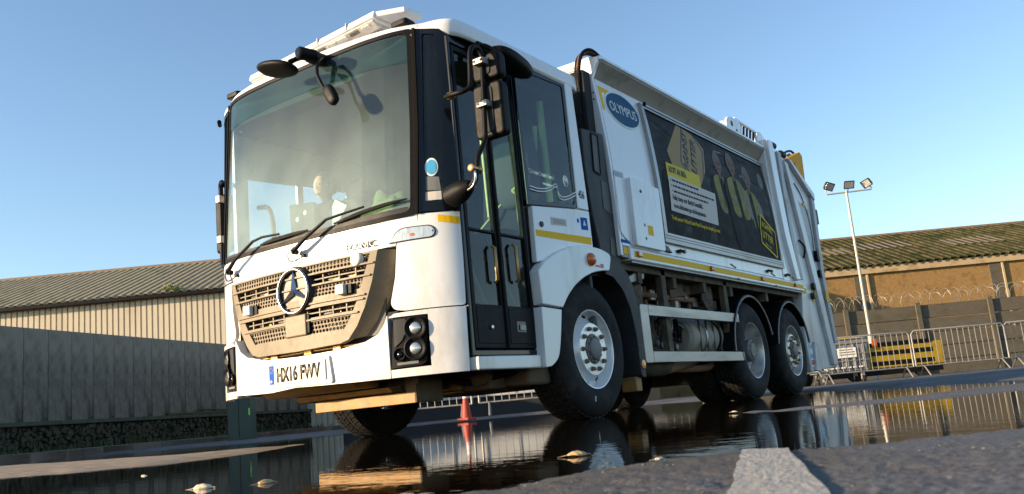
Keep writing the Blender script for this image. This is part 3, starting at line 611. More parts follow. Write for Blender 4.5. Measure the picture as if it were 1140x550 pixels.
decal('badge_arrow', 'whiteink', [(1.765, 1.468), (1.81, 1.470), (1.788, 1.515)], fsp, SP, off=.0035)
decal('blue_badge', 'blueink', ell(1.695, 1.498, .014, .018, 16), fsp, SP)
WD = decal('white_notice', 'ppink', [(1.30, 1.418), (1.52, 1.432), (1.52, 1.485), (1.30, 1.478)], fsp, SP)
for z_ in (1.436, 1.448, 1.460): decal('notice_line', 'pgrey', [(1.33, z_), (1.49, z_+.006), (1.49, z_+.009), (1.33, z_+.003)], fsp, WD, off=.0035)
lathe('lock', 'ink', [(0, .022), (.010, .020), (.012, .010)], T, 18, 'x', loc=(1.243, 1.165, 1.405))
CP1 = decal('yellow_stripe', 'yellow', [(1.125, 1.336), (1.262, 1.314), (1.268, 1.360), (1.125, 1.383)], cabP, T, off=.002)
# flared arch over the front wheel
AR = [(1.023, 1.055), (1.035, .815), (1.30, .80), (1.383, .887), (1.501, .974), (1.645, 1.045), (1.80, 1.095), (1.93, 1.117), (2.06, 1.128), (2.115, 1.261), (1.975, 1.296), (1.767, 1.303), (1.564, 1.288), (1.296, 1.212), (1.102, 1.118)]
pris('wheel_arch', 'white', roundpoly(AR, [.01, .01, .01, .05, .05, .05, .05, .05, .02, .05, .08, .08, .08, .08, .04]), 1.19, 1.275, 'x', T, bev=.016)
bm = bmesh.new()   # arch lip turning into the wheel well
arc = [(1.30, .62), (1.32, .80), (1.40, .905), (1.53, .995), (1.70, 1.065), (1.90, 1.09), (2.06, 1.09)]
prism(bm, arc+[(p[0]+.01, p[1]+.03) for p in arc[::-1]], .85, 1.2, 'x'); fin('wheel_housing', bm, 'dark', T)
pris('lower_step_panel', 'white', roundpoly([(1.02, .378), (1.10, .385), (1.20, .44), (1.245, .56), (1.30, .79), (1.037, .80)], [.01, .02, .05, .05, .01, .01]), 1.18, 1.262, 'x', T, bev=.014)
pris('door_sill', 'white', [(.305, .375), (1.015, .378), (1.018, .468), (.305, .462)], 1.15, 1.235, 'x', T, bev=.012)
lathe('arch_indicator', 'amber', [(0, .052), (.012, .052), (.03, .042), (.042, .022), (.045, .003)], T, 24, 'x', loc=(1.275, 1.765, 1.193))
for k, (a, b) in enumerate(((1.835, 1.905), (1.915, 1.965))): decal('red_lettering', 'redink', [(a, 1.143-.004*k), (b, 1.143), (b, 1.158+.014*k), (a, 1.158+.014*k)], flatx(1.275), T, off=.002)
# mudguard behind the front wheel
MG = [(2.0, 1.10), (2.13, 1.085), (2.27, .99), (2.37, .84), (2.42, .62), (2.43, .29), (2.51, .27), (2.54, .60), (2.52, .87), (2.46, 1.03), (2.38, 1.14), (2.25, 1.22), (2.10, 1.25)]
pris('mudguard', 'darkgrey', roundpoly(MG, .03, 3), .95, 1.262, 'x', T, bev=.01)
lathe('side_reflector', 'orange', [(0, .036), (.008, .036), (.010, .022)], T, 20, 'x', loc=(1.262, 2.475, .385)); lathe('reflector_centre', 'amber', [(0, .014), (.004, .012)], T, 14, 'x', loc=(1.272, 2.475, .385))
box('mud_flap_bracket', 'tan', 1.08, 1.22, 2.40, 2.50, .17, .29, T, bev=.01)
# offside skin
os_ = lambda y, z, off=0: (-1.235-off, y, z)
panel('offside_door', 'white', [[(.42, .40), (1.9, .40), (1.9, 2.62), (.42, 2.62)], [(.55, 1.50), (1.085, 1.50), (1.085, 2.23), (.55, 2.20)], [(1.15, 1.98), (1.70, 2.02), (1.70, 2.26), (1.15, 2.24)]], os_, T, off=0, thick=.03, step=0, zstep=0)
for a, b in ((.54, 1.09), (1.14, 1.71)): panel('offside_window', 'glass_off', [(a, 1.49), (b, 1.49), (b, 2.27), (a, 2.22)], os_, T, off=-.01, thick=.005, step=0, zstep=0, bev=0)

# ---- cab interior ----------------------------------------------------
box('cab_floor', 'dark', -1.18, 1.12, .45, 1.86, .44, .50, T)
box('cab_floor', 'dark', -1.18, .35, .40, 1.86, .90, .95, T)
box('rear_bulkhead', 'interior', -1.2, 1.2, 1.86, 1.90, .5, 2.68, T)
box('roof_lining', 'interior', -1.12, 1.12, .36, 1.84, 2.52, 2.60, T)
pris('roof_lining', 'interior', [(.20, 2.66), (.24, 2.52), (.40, 2.50), (.40, 2.66)], -.98, .98, 'x', T)
DB = pris('dashboard', 'interior', roundpoly([(.17, 1.05), (.17, 1.38), (.30, 1.445), (.50, 1.46), (.62, 1.38), (.60, 1.05)], .04), -.90, .88, 'x', T, bev=.02)
def seat(x):
    S = blob('seat', 'dark', (x, 1.45, 1.40), .24, .26, .09, T, p=4)
    blob('seat_back', 'dark', (x, 1.68, 1.78), .22, .09, .36, S, rot=(R(-8), 0, 0), p=4).location = (0, .23, .38)
    blob('headrest', 'dark', (0, .30, .82), .13, .06, .10, S, p=3.5)
    tube('seat_belt', 'railyellow', [(.22, .28, .6), (.05, .10, .35), (-.18, 0, .1)], .012, S)
for x in (-.75, .05, .62):
    seat(x) if x > -.5 else None
S = blob('seat', 'dark', (-.76, 1.02, 1.36), .24, .25, .09, T, p=4); blob('seat_back', 'dark', (0, .27, .36), .22, .08, .36, S, rot=(R(-10), 0, 0), p=4); blob('headrest', 'dark', (0, .35, .78), .12, .05, .09, S, p=3.5)
bm = bmesh.new(); tub(bm, [(.215*math.cos(R(a)), .215*math.sin(R(a)), 0) for a in range(0, 360, 12)], .016, 8, True); SWH = fin('steering_wheel', bm, 'black', T, loc=(-.76, .56, 1.58), rot=(R(32), 0, 0), smooth=50)
tube('steering_column', 'black', [(0, 0, 0), (0, -.06, -.25)], .035, SWH)
for a in (0, 120, 240): tube('wheel_spoke', 'black', [(0, 0, 0), (.2*math.cos(R(a+90)), .2*math.sin(R(a+90)), 0)], .014, SWH)
pris('dash_screen', 'black', roundpoly([(-.37, 1.44), (-.13, 1.44), (-.11, 1.73), (-.385, 1.765)], .02), .26, .29, 'y', T, bev=.006)
for x_, z_ in ((-.30, 1.635), (-.215, 1.67)): lathe('screen_button', 'paper', [(-.002, .004), (-.001, .018)], T, 14, 'y', loc=(x_, .259, z_))
pris('dash_papers', 'paper', [(.0, 1.74), (.115, 1.67), (-.08, 1.46), (-.19, 1.50)], .36, .364, 'y', T, bev=0)
bm = bmesh.new(); bx(bm, 0, .34, 0, .24, 0, .004); fin('dash_papers', bm, 'paper', T, loc=(-.93, .20, 1.45), rot=(R(25), 0, R(4)))
bm = bmesh.new(); bmesh.ops.create_icosphere(bm, subdivisions=4, radius=1)
for v in bm.verts:
    n = mnoise.noise(v.co*2.2)*.35; v.co = Vector((v.co.x*.24, v.co.y*.11, max(-.1, v.co.z)*.24))*(1+n)
fin('hi_vis_vest', bm, 'hivis', T, loc=(.40, .46, 1.46), smooth=60)
pass
tube('grab_rail', 'darkgrey', [(-1.15, .60, 1.95), (-1.05, .62, 1.93), (-1.02, .64, 1.80), (-1.02, .64, 1.50)], .02, T, sm=3)
tube('window_bar', 'railyellow', [(1.05, 1.62, 2.5), (1.05, 1.63, 1.68)], .028, T); 
pris('inner_window_trim', 'hivis', [(1.13, 1.95), (1.21, 1.93), (1.21, 2.15), (1.14, 2.25)], 1.06, 1.07, 'x', T); pris('inner_window_trim', 'hivis', [(1.18, 1.74), (1.27, 1.76), (1.26, 1.90), (1.2, 1.90)], 1.06, 1.07, 'x', T)

# green-lit seat frames and trims seen through the quarter window
for (y_, z_) in ((1.50, 1.95), (1.72, 1.9)): blob('crew_seat_back', 'interior', (.85, y_, z_), .18, .10, .30, T, p=4)
tube('seat_arm', 'railyellow', [(.9, 1.35, 1.75), (1.0, 1.5, 1.95), (1.0, 1.6, 2.3)], .02, T, sm=3)
# ---- the driver, a dim figure behind the windscreen --------------------
DX, DY = -.76, 1.02
PR = empty('person', (DX, DY, 1.42), label='driver in a dark jacket seated behind the windscreen with both hands on the wheel', category='person')
def skinned(name, m, verts, edges, rad, parent, root=0, sub=2):
    me_ = bpy.data.meshes.new(name); me_.from_pydata(verts, edges, []); o = link(name, me_, parent); sk = o.modifiers.new('skin', 'SKIN'); sk.use_smooth_shade = True
    lay = me_.skin_vertices[0].data
    for i, r_ in enumerate(rad): lay[i].radius = r_ if isinstance(r_, tuple) else (r_, r_); lay[i].use_root = (i == root)
    sb = o.modifiers.new('sub', 'SUBSURF'); sb.levels = sb.render_levels = sub; me_.materials.append(M[m] if isinstance(m, str) else m); return o
bv = [(0, .02, .06), (0, .03, .22), (0, .03, .40), (0, .01, .50), (.19, .01, .47), (.24, -.12, .24), (.17, -.36, .20), (-.19, .01, .47), (-.24, -.12, .24), (-.17, -.36, .20), (.10, -.05, .05), (.12, -.42, .06), (.12, -.44, -.32), (-.10, -.05, .05), (-.12, -.42, .06), (-.12, -.44, -.32), (0, -.01, .56)]
be_ = [(0, 1), (1, 2), (2, 3), (3, 4), (4, 5), (5, 6), (3, 7), (7, 8), (8, 9), (0, 10), (10, 11), (11, 12), (0, 13), (13, 14), (14, 15), (3, 16)]
skinned('body', 'dark', bv, be_, [(.15, .11), (.15, .11), (.17, .11), (.10, .08), .065, .05, .036, .065, .05, .036, .09, .07, .05, .09, .07, .05, .055], PR)
bm = bmesh.new(); bmesh.ops.create_uvsphere(bm, u_segments=32, v_segments=24, radius=1)
for v in bm.verts:
    x, y, z = v.co
    wx = .074*(1-.22*max(0, -z)**1.5); y2 = y*.098
    if y < -.2:      # face side looks forward, -y
        y2 -= .016*math.exp(-(x/.16)**2-((z+.12)/.22)**2)+.006*math.exp(-(x/.3)**2-((z+.62)/.12)**2)
        for sx_ in (-1, 1): y2 += .010*math.exp(-((x-sx_*.38)/.16)**2-((z-.08)/.12)**2)
    v.co = Vector((x*wx, y2, z*.118))
HD = fin('head', bm, mk('skin', (.55, .34, .24), .55, var=.1), PR, loc=(0, -.04, .68), smooth=80)
for s_ in (-1, 1):
    blob('ear', mk('skin', (.50, .30, .21), .6), (s_*.076, .005, -.005), .010, .018, .03, HD, p=2.2); blob('eye', 'whiteink', (s_*.028, -.086, .010), .011, .008, .008, HD, p=2); blob('iris', 'ink', (s_*.028, -.0935, .010), .004, .003, .004, HD, p=2)
blob('mouth', mk('lip', (.35, .13, .11), .6), (0, -.089, -.072), .024, .008, .006, HD, p=2)
bm = bmesh.new(); bmesh.ops.create_uvsphere(bm, u_segments=28, v_segments=20, radius=1)
for v in bm.verts:
    n_ = 1+.05*mnoise.noise(v.co*6); v.co = Vector((v.co.x*.082*n_, v.co.y*.106*n_+.012, max(v.co.z, -.55+.9*max(0, -v.co.y))*.122*n_+.012))
fin('hair', bm, mk('brown_hair', (.05, .03, .02), .7, var=.4, scale=60), PR, loc=(0, -.03, .69), smooth=80)
tubeN = skinned('neck', 'hubgrey', [(0, -.01, .54), (0, -.02, .62)], [(0, 1)], [.052, .05], PR)
for s_ in (-1, 1):
    hv = [(0, 0, 0), (0, -.05, .01), (0, -.085, .02)]; he = [(0, 1), (1, 2)]; hr = [(.02, .03), (.016, .040), (.012, .036)]
    for q_, (dz, ln) in enumerate(((.030, .055), (.010, .064), (-.010, .060), (-.028, .046))):
        b_ = len(hv); hv += [(0, -.088, .02+dz), (-s_*.012, -.088-ln*.45, .022+dz), (-s_*.034, -.088-ln*.55, .020+dz)]; he += [(2, b_), (b_, b_+1), (b_+1, b_+2)]; hr += [.009, .009, .008]
    b_ = len(hv); hv += [(-s_*.02, -.045, .045), (-s_*.038, -.075, .055)]; he += [(1, b_), (b_, b_+1)]; hr += [.011, .009]
    h_ = skinned('hand', mk('hand_skin', (.52, .32, .23), .6), hv, he, hr, PR, sub=1); h_.location = (s_*.172, -.365, .205)
# ---- snorkel column behind the cab ---------------------------------
SN = pris('air_intake', 'darkgrey', [(1.93, 2.30), (1.96, 2.31), (2.30, 2.33), (2.32, 1.9), (2.38, 1.45), (2.38, 1.22), (2.22, 1.18), (2.05, 1.25), (1.97, 1.6), (1.93, 2.0)], .92, 1.225, 'x', T, bev=.014)
pris('intake_opening', 'ink', roundpoly([(2.07, 1.97), (2.17, 1.95), (2.19, 2.29), (2.09, 2.29)], .02), 1.222, 1.229, 'x', SN, bev=.002)
for l in (roundpoly([(2.06, 1.96), (2.18, 1.94), (2.20, 2.30), (2.08, 2.30)], .02),): panel('opening_rim', 'black', [l, [((p[0]-2.13)*.8+2.13, (p[1]-2.12)*.93+2.12) for p in l]], flatx(1.225), SN, off=.010, thick=.01, step=0, zstep=0, bev=.002)
pris('intake_opening', 'ink', roundpoly([(2.16, 1.66), (2.30, 1.62), (2.30, 1.88), (2.17, 1.91)], .025), 1.222, 1.229, 'x', SN, bev=.002)
pris('intake_opening', 'ink', roundpoly([(2.20, 1.28), (2.28, 1.26), (2.29, 1.42), (2.22, 1.44)], .025), 1.222, 1.229, 'x', SN, bev=.002)
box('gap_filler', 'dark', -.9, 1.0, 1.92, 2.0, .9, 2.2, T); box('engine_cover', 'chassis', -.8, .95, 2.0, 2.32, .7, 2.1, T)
for (r_, m_, d) in ((.020, 'black', 0), (.016, 'copper', .045), (.016, 'black', .08), (.014, 'black', -.035)):
    tube('hydraulic_hose', m_, [(1.10+d*.3, 2.22, 2.10), (1.10+d*.2, 2.20, 2.50), (1.10+d*.3, 2.19-d*.1, 2.85), (1.12+d*.4, 2.22, 3.02+d*.3), (1.17+d*.3, 2.33, 3.085+d*.2), (1.20, 2.55, 3.04)], r_, T, seg=8, sm=5)
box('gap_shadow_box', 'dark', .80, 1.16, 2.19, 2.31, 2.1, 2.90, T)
bm = bmesh.new()
for k in range(14): tub(bm, [(.96+.012*k, 2.16, 2.25), (.96+.012*k, 2.16, 2.92)], .0025, 5)
for k in range(26): tub(bm, [(.95, 2.16, 2.27+.026*k), (1.13, 2.16, 2.27+.026*k)], .0025, 5)
fin('guard_mesh', bm, 'darkgrey', T)['kind'] = 'stuff'
for k in range(2): tube('hydraulic_hose', 'black', [(.98+.05*k, 2.1, 1.2), (1.02+.05*k, 2.12, 1.8), (1.05+.03*k, 2.14, 2.5)], .016, T, sm=4)

# ---- refuse body ----------------------------------------------------
Y0, Y1 = 2.36, 6.43
EP = [(-1.18, 1.28), (1.26, 1.28)]+[(bodyX(z), z) for z in (1.7, 1.9, 2.1, 2.3, 2.5, 2.7, 2.86)]+[(1.245, 2.985), (1.235, 3.03), (1.15, 3.05), (-1.15, 3.05), (-1.235, 3.03), (-1.245, 2.985)]+[(-bodyX(z), z) for z in (2.86, 2.7, 2.5, 2.3, 2.1, 1.9, 1.7)]
EP[0] = (-1.26, 1.28)
FE = pris('body_front_plate', 'white', EP, Y0-.04, Y0, 'y', T, bev=.008)
for z_ in (2.72, 2.66, 2.32, 1.95, 1.6): lathe('rivet', 'hubgrey', [(-.006, .004), (-.004, .009), (0, .009)], FE, 10, 'y', loc=(1.17, Y0-.04, z_))
for z_ in (2.36,): lathe('rivet', 'hubgrey', [(-.006, .004), (-.004, .009), (0, .009)], FE, 10, 'y', loc=(1.09, Y0-.04, z_))
panel('body_side', 'white', [(Y0+.004, 1.37), (Y1, 1.37), (Y1, 2.86), (Y0+.004, 2.86)], bodyP, T, off=0, thick=.04, step=0, zstep=.12, bev=.004)
panel('body_side', 'white', [(Y0+.004, 1.37), (Y1, 1.37), (Y1, 2.86), (Y0+.004, 2.86)], lambda y, z, off=0: (-bodyX(z)-off, y, z), T, off=0, thick=.04, step=0, zstep=.12, bev=.004)
for sg in (-1, 1):
    pris('top_rail', 'railface', [(sg*1.15, 2.80), (sg*1.178, 2.885), (sg*1.262, 2.985), (sg*1.262, 3.012), (sg*1.10, 3.012), (sg*1.10, 2.80)], Y0+.003, Y1+.02, 'y', T, bev=.004)
    pris('rail_cap', 'white', [(sg*1.268, 3.006), (sg*1.27, 3.030), (sg*1.245, 3.050), (sg*1.10, 3.052), (sg*1.10, 3.013), (sg*1.262, 3.013)], Y0+.002, Y1+.02, 'y', T, bev=.003)
box('body_roof', 'grey_paint', -1.1, 1.1, Y0, Y1, 2.98, 3.03, T)
SL = pris('lower_rail', 'white', [(1.16, 1.36), (1.265, 1.366), (1.275, 1.35), (1.275, 1.262), (1.262, 1.25), (1.10, 1.25)], Y0+.10, 7.16, 'y', T, bev=.006)
box('lower_rail_lip', 'galv', 1.12, 1.268, Y0+.12, 7.1, 1.232, 1.247, SL, bev=.002)
fl = flatx(1.275)
for a, b in ((2.53, 4.15), (4.22, 5.6), (5.64, 6.76), (6.86, 7.14)): decal('yellow_stripe', 'yellow', [(a, 1.283), (b, 1.283), (b, 1.338), (a, 1.338)], fl, SL, step=0)
for y_ in (2.60, 4.17, 5.62, 6.80): 
    mk_ = box('side_marker_lamp', 'redlens' if y_ > 3 else 'amber', 1.275, 1.30, y_-.035, y_+.035, 1.288, 1.335, T, bev=.008)
for y_ in (4.9, 6.1): box('marker_base', 'redlens', 1.268, 1.285, y_-.03, y_+.03, 1.255, 1.27, SL, bev=.003)
# corner tape, badge, cupboard
decal('corner_tape', 'yellow', [(2.385, 2.80), (2.58, 2.80), (2.58, 2.755), (2.43, 2.755), (2.43, 2.58), (2.385, 2.58)], bodyP, T, step=0)
OL = decal('maker_badge', 'whiteink', ell(2.775, 2.655, .325, .170, 48), bodyP, T, off=.004, thick=.004)
decal('badge_field', 'teal', ell(2.775, 2.655, .305, .152, 48), bodyP, OL, off=.0055)
text('badge_lettering', 'OLYMPUS', 'whiteink', bodyP, 2.775, 2.605, .135, OL, off=.008, sx=.86, bold=.0, align='CENTER')
CV = panel('locker_door', 'white', roundpoly([(2.56, 1.385), (3.11, 1.385), (3.12, 1.96), (2.565, 1.985)], .02), flatx(1.262), T, off=.035, thick=.05, step=0, zstep=0, bev=.008)
lathe('locker_lock', 'ink', [(0, .016), (.006, .014)], CV, 14, 'x', loc=(1.297, 2.74, 1.88))
decal('warning_sticker', 'yellow', [(2.80, 1.50), (2.90, 1.50), (2.90, 1.585), (2.80, 1.585)], flatx(1.297), CV)
for z_ in (1.46, 1.58): decal('small_sticker', 'veg', ell(2.745, z_, .012, .015, 8), flatx(1.297), CV)
pris('bracket_strap', 'ink', [(3.12, 1.40), (3.28, 1.385), (3.20, 1.44), (3.12, 1.445)], 1.262, 1.285, 'x', T, bev=.003)
box('grey_corner_plate', 'grey_paint', 1.10, 1.255, 2.345, 2.53, 1.27, 2.02, T, bev=.004)
tube('cable', 'whiteink', [(1.26, 2.36, 2.0), (1.262, 2.33, 1.7), (1.262, 2.345, 1.5), (1.265, 2.45, 1.42), (1.27, 2.55, 1.385)], .005, T, seg=6, sm=4)
box('blue_pipe_clip', 'blueink', 1.258, 1.268, 2.34, 2.50, 1.395, 1.42, T, bev=.004); decal('yellow_stripe', 'yellow', [(2.37, 1.30), (2.51, 1.30), (2.51, 1.355), (2.37, 1.355)], flatx(1.256), T, step=0)
for y_ in (3.48, 5.90, 6.55):
    L_ = tube('side_latch', 'black', [(1.262, y_-.06, 1.415), (1.285, y_-.02, 1.425), (1.285, y_+.07, 1.42)], .014, T); lathe('latch_bolt', 'galv', [(0, .02), (.02, .018), (.024, .008)], T, 12, 'x', loc=(1.285, y_+.05, 1.42))
for y_ in (4.75, 6.0, 6.75): pris('slot', 'ink', [(y_, 1.405), (y_+.14, 1.375), (y_+.15, 1.385), (y_+.01, 1.415)], 1.255, 1.266, 'x', T, bev=0)
# ---- poster ---------------------------------------------------------
PO = [(3.205, 1.565), (6.37, 1.575), (6.36, 2.775), (3.195, 2.775)]
fr_o = [(3.145, 1.475), (6.44, 1.49), (6.42, 2.815), (3.135, 2.82)]
FRM = panel('poster_frame', 'alu', [fr_o, PO], bodyP, T, off=.035, thick=.05, step=0, zstep=.12, bev=.006)
for dz in (.03, .055): 
    bm = bmesh.new(); tub(bm, [bodyP(3.16, 1.485+dz, .036), bodyP(6.42, 1.50+dz, .036)], .004, 6); fin('frame_ridge', bm, 'alu', FRM, smooth=50)
bm = bmesh.new(); tub(bm, [bodyP(3.17, 2.80, .036), bodyP(6.42, 2.80, .036)], .005, 6); fin('frame_ridge', bm, 'black', FRM, smooth=50)
lathe('frame_knob', 'black', [(0, .02), (.02, .02), (.024, .01)], FRM, 12, 'x', loc=(1.235, 3.16, 2.80))
PS = panel('poster', 'pbg', [(3.19, 1.555), (6.385, 1.565), (6.375, 2.785), (3.185, 2.785)], bodyP, T, off=.018, thick=.01, step=0, zstep=.1, bev=0)
def PD(name, m, pts, o=.020, **k): return decal(name, m, pts, bodyP, PS, off=o, thick=.001, step=0, **k)
def sp(pts, n=5):
    P = [(p[0], p[1], 0) for p in pts]; P = P+[P[0]]; return [(v.x, v.y) for v in smoothpath(P, n)[:-1]]
# background print: foliage streaks and a faint wall
rr = random.Random(3)
for k in range(26):
    y_, z_ = rr.uniform(3.25, 5.9), rr.uniform(2.3, 2.7); l_ = rr.uniform(.1, .35); PD('print_streak', 'pgrey' if k % 3 == 0 else 'pdark', [(y_, z_), (y_+l_, z_+rr.uniform(-.02, .02)), (y_+l_*.8, z_+.03), (y_+.03, z_+.02)], .0192)
for k in range(5): PD('print_streak', 'pdark', sp([(3.2+.62*k, 1.6), (3.6+.62*k, 1.6), (3.75+.62*k, 2.0), (3.35+.6*k, 2.2)]), .0193)
for z_ in (2.62, 2.54): text('faint_lettering', 'midhurst south pond', 'pgrey', bodyP, 3.24, z_+.03, .05, PS, off=.0205, rot=-.05, sx=.6) if z_ == 9 else None
# kraft hexagon board
PD('print_board', 'ptan', [(3.92, 2.775), (3.53, 2.42), (3.60, 2.26), (4.16, 2.17), (4.23, 2.18), (4.42, 2.36), (4.52, 2.63), (4.30, 2.745)], .0205)
def strip(pts, wd, m='ink', o=.0222, nm='print_line'):
    P = [Vector(p) for p in pts]
    for a, b in zip(P[:-1], P[1:]):
        d = (b-a).normalized(); n = Vector((-d.y, d.x))*wd/2; PD(nm, m, [tuple(a-n), tuple(b-n), tuple(b+n), tuple(a+n)], o)
strip([(4.03, 2.76), (3.82, 2.36), (3.93, 2.27)], .025); strip([(4.27, 2.75), (4.47, 2.60), (4.34, 2.28)], .025)
text('board_lettering', 'AGAINST', 'ink', bodyP, 3.975, 2.285, .15, PS, off=.0225, rot=R(70), sx=.72, bold=.004)
text('board_lettering', 'LITTER', 'ink', bodyP, 4.165, 2.27, .16, PS, off=.0225, rot=R(70), sx=.86, bold=.004)
PD('print_yellow_box', 'pyel', [(3.415, 2.10), (4.20, 2.12), (4.22, 2.285), (3.43, 2.285)], .0228)
text('yellow_box_lettering', 'ADOPT AN AREA', 'ink', bodyP, 3.47, 2.195, .088, PS, off=.0245, sx=.58, bold=.003)
PD('print_white_box', 'ppink', [(3.38, 1.80), (4.51, 1.79), (4.56, 2.14), (3.43, 2.155)], .0240)
for i, ln_ in enumerate((.62, .98, .80)):      # three bullet lines too small to read in the photograph
    x_ = 3.50; z_ = 2.105-.055*i; PD('print_bullet', 'ink', ell(3.468, z_+.010, .007, .009, 8), .0256)
    while x_ < 3.50+ln_:
        w_ = .03+.045*rr.random(); PD('print_small_line', 'pdark', [(x_, z_), (x_+w_, z_), (x_+w_, z_+.019), (x_, z_+.019)], .0256); x_ += w_+.014
text('white_box_lettering', 'Help keep our district beautiful.', 'ink', bodyP, 3.45, 1.92, .066, PS, off=.0256, sx=.83, bold=.0025)
text('white_box_lettering', 'www.chichester.gov.uk/adoptanarea', 'ink', bodyP, 3.45, 1.84, .060, PS, off=.0256, sx=.85, bold=.0025)
text('yellow_lettering', 'Thank you to Midhurst South Pond Group for adopting an area', 'pyel', bodyP, 3.37, 1.715, .055, PS, off=.0215, sx=.82, bold=.0018)
# three people printed on the poster
def figure(hx, hz, hw, hh, sh, bot, lean, o):
    b = [(hx-sh, hz-hh*1.5), (hx-sh*1.15, hz-hh*3.2), (hx-sh*.9+lean, bot), (hx+sh*1.1+lean, bot), (hx+sh*1.1, hz-hh*3.2), (hx+sh*.85, hz-hh*1.55), (hx+hw*.5, hz-hh*1.1), (hx-hw*.5, hz-hh*1.05)]
    PD('printed_figure', 'pdark', sp(b), o)
    for sg in (-1, 1):
        v = [(hx+sg*hw*.45, hz-hh*1.1), (hx+sg*sh*.72, hz-hh*1.55), (hx+sg*sh*.85+lean*.3, hz-hh*3.0), (hx+sg*sh*.75+lean*.6, hz-hh*4.6), (hx+sg*.05+lean*.6, hz-hh*4.7), (hx+sg*.06+lean*.2, hz-hh*2.8)]
        PD('printed_vest', 'pvest', sp(v), o+.0008)
        PD('printed_band', 'pgrey', [(hx+sg*.07+lean*.3, hz-hh*3.35), (hx+sg*sh*.80+lean*.3, hz-hh*3.25), (hx+sg*sh*.80+lean*.3, hz-hh*3.05), (hx+sg*.07+lean*.3, hz-hh*3.15)], o+.0014)
    for sg in (-1, 1): PD('printed_sleeve', 'pgrey' if sg > 0 else 'pdark', sp([(hx+sg*sh*.80, hz-hh*1.7), (hx+sg*sh*1.12, hz-hh*2.5), (hx+sg*sh*1.2+lean*.4, hz-hh*4.2), (hx+sg*sh*.9+lean*.5, hz-hh*4.6), (hx+sg*sh*.85+lean*.2, hz-hh*3.0)]), o+.0004)
    PD('printed_neck', 'pskin', sp([(hx-hw*.3, hz-hh*.7), (hx+hw*.3, hz-hh*.7), (hx+hw*.3, hz-hh*1.2), (hx, hz-hh*1.5), (hx-hw*.3, hz-hh*1.2)]), o+.0010)
    PD('printed_hair', 'phair', sp([(hx-hw*1.05, hz-hh*.3), (hx-hw*1.1, hz+hh*.5), (hx-hw*.5, hz+hh*1.15), (hx+hw*.4, hz+hh*1.2), (hx+hw*1.08, hz+hh*.6), (hx+hw*1.0, hz-hh*.25)]), o+.0014)
    PD('printed_face', 'pskin', sp([(hx-hw*.85, hz+hh*.5), (hx-hw*.9, hz-hh*.1), (hx-hw*.62, hz-hh*.75), (hx, hz-hh*1.02), (hx+hw*.62, hz-hh*.75), (hx+hw*.9, hz-hh*.1), (hx+hw*.85, hz+hh*.5), (hx, hz+hh*.75)]), o+.0020)
    for sg in (-1, 1): PD('printed_eye', 'pdark', ell(hx+sg*hw*.36, hz+hh*.10, hw*.16, hh*.07, 10), o+.0026)
    PD('printed_mouth', 'pdark', ell(hx, hz-hh*.48, hw*.32, hh*.06, 12), o+.0026)
figure(4.83, 2.52, .095, .115, .27, 1.60, .14, .0200)
figure(5.68, 2.49, .105, .125, .28, 1.60, .08, .0202)
figure(5.24, 2.575, .105, .125, .30, 1.58, .12, .0232)
# logos at the right
PD('print_round_logo', 'phair', ell(6.18, 2.55, .085, .105, 28), .0205); PD('print_round_logo', 'pgrey', ell(6.18, 2.55, .06, .078, 24), .0212); PD('print_round_logo', 'phair', ell(6.18, 2.56, .03, .045, 16), .022)
hx6 = [(5.86, 2.10), (6.30, 1.93), (6.27, 1.61), (5.80, 1.74)]
PD('print_box', 'pdark', [(5.80, 2.06), (5.86, 2.10), (6.32, 1.93), (6.26, 1.60), (5.76, 1.74)], .0215)
strip([(5.82, 1.95), (5.88, 2.09), (6.31, 1.92), (6.26, 1.605), (5.78, 1.745), (5.82, 1.95)], .022, 'pyel', .0265)
text('box_lettering', 'AGAINST', 'pyel', bodyP, 5.87, 1.945, .105, PS, off=.0265, sx=.80, rot=R(-11), bold=.002)
text('box_lettering', 'LITTER', 'pyel', bodyP, 5.845, 1.82, .125, PS, off=.0265, sx=.88, rot=R(-12), bold=.002)
text('box_lettering', 'adopt an area', 'pyel', bodyP, 5.90, 1.735, .045, PS, off=.0265, sx=.8, rot=R(-12))

# ---- rear frame and tailgate ----------------------------------------
RF = pris('rear_frame', 'white', [(6.44, 1.28), (7.14, 1.25), (7.02, 1.75), (6.98, 2.2), (7.0, 2.7), (7.08, 3.08), (6.42, 3.12), (6.47, 2.5), (6.50, 1.9)], -1.262, 1.262, 'x', T, bev=.012)
pris('frame_rib', 'white', [(6.46, 3.13), (6.66, 3.13), (6.72, 2.6), (6.80, 2.0), (6.98, 1.38), (6.82, 1.375), (6.62, 1.9), (6.53, 2.4)], 1.25, 1.31, 'x', T, bev=.014)
pris('frame_rib', 'grey_paint', [(6.86, 3.05), (7.0, 3.05), (7.0, 2.4), (7.06, 1.8), (7.14, 1.4), (7.02, 1.39), (6.93, 1.8), (6.87, 2.4)], 1.262, 1.292, 'x', T, bev=.01)
TG = pris('tailgate', 'white_dirty', [(7.10, 3.06), (7.40, 3.04), (8.28, 2.70), (8.33, 2.30), (8.24, 1.60), (8.38, .60), (8.32, .30), (7.10, .24), (7.06, .86), (7.18, 1.22), (7.06, 1.9), (7.04, 2.5)], -1.20, 1.235, 'x', T, bev=.015)
pris('tailgate_rib', 'white_dirty', [(7.12, 2.98), (7.26, 2.96), (7.62, 2.1), (7.94, 1.2), (8.16, .32), (7.98, .32), (7.72, 1.2), (7.42, 2.1)], 1.235, 1.285, 'x', T, bev=.01)
pris('tailgate_rib', 'white_dirty', [(7.28, 3.04), (7.42, 3.03), (8.28, 2.70), (8.26, 2.60)], 1.235, 1.29, 'x', T, bev=.008)
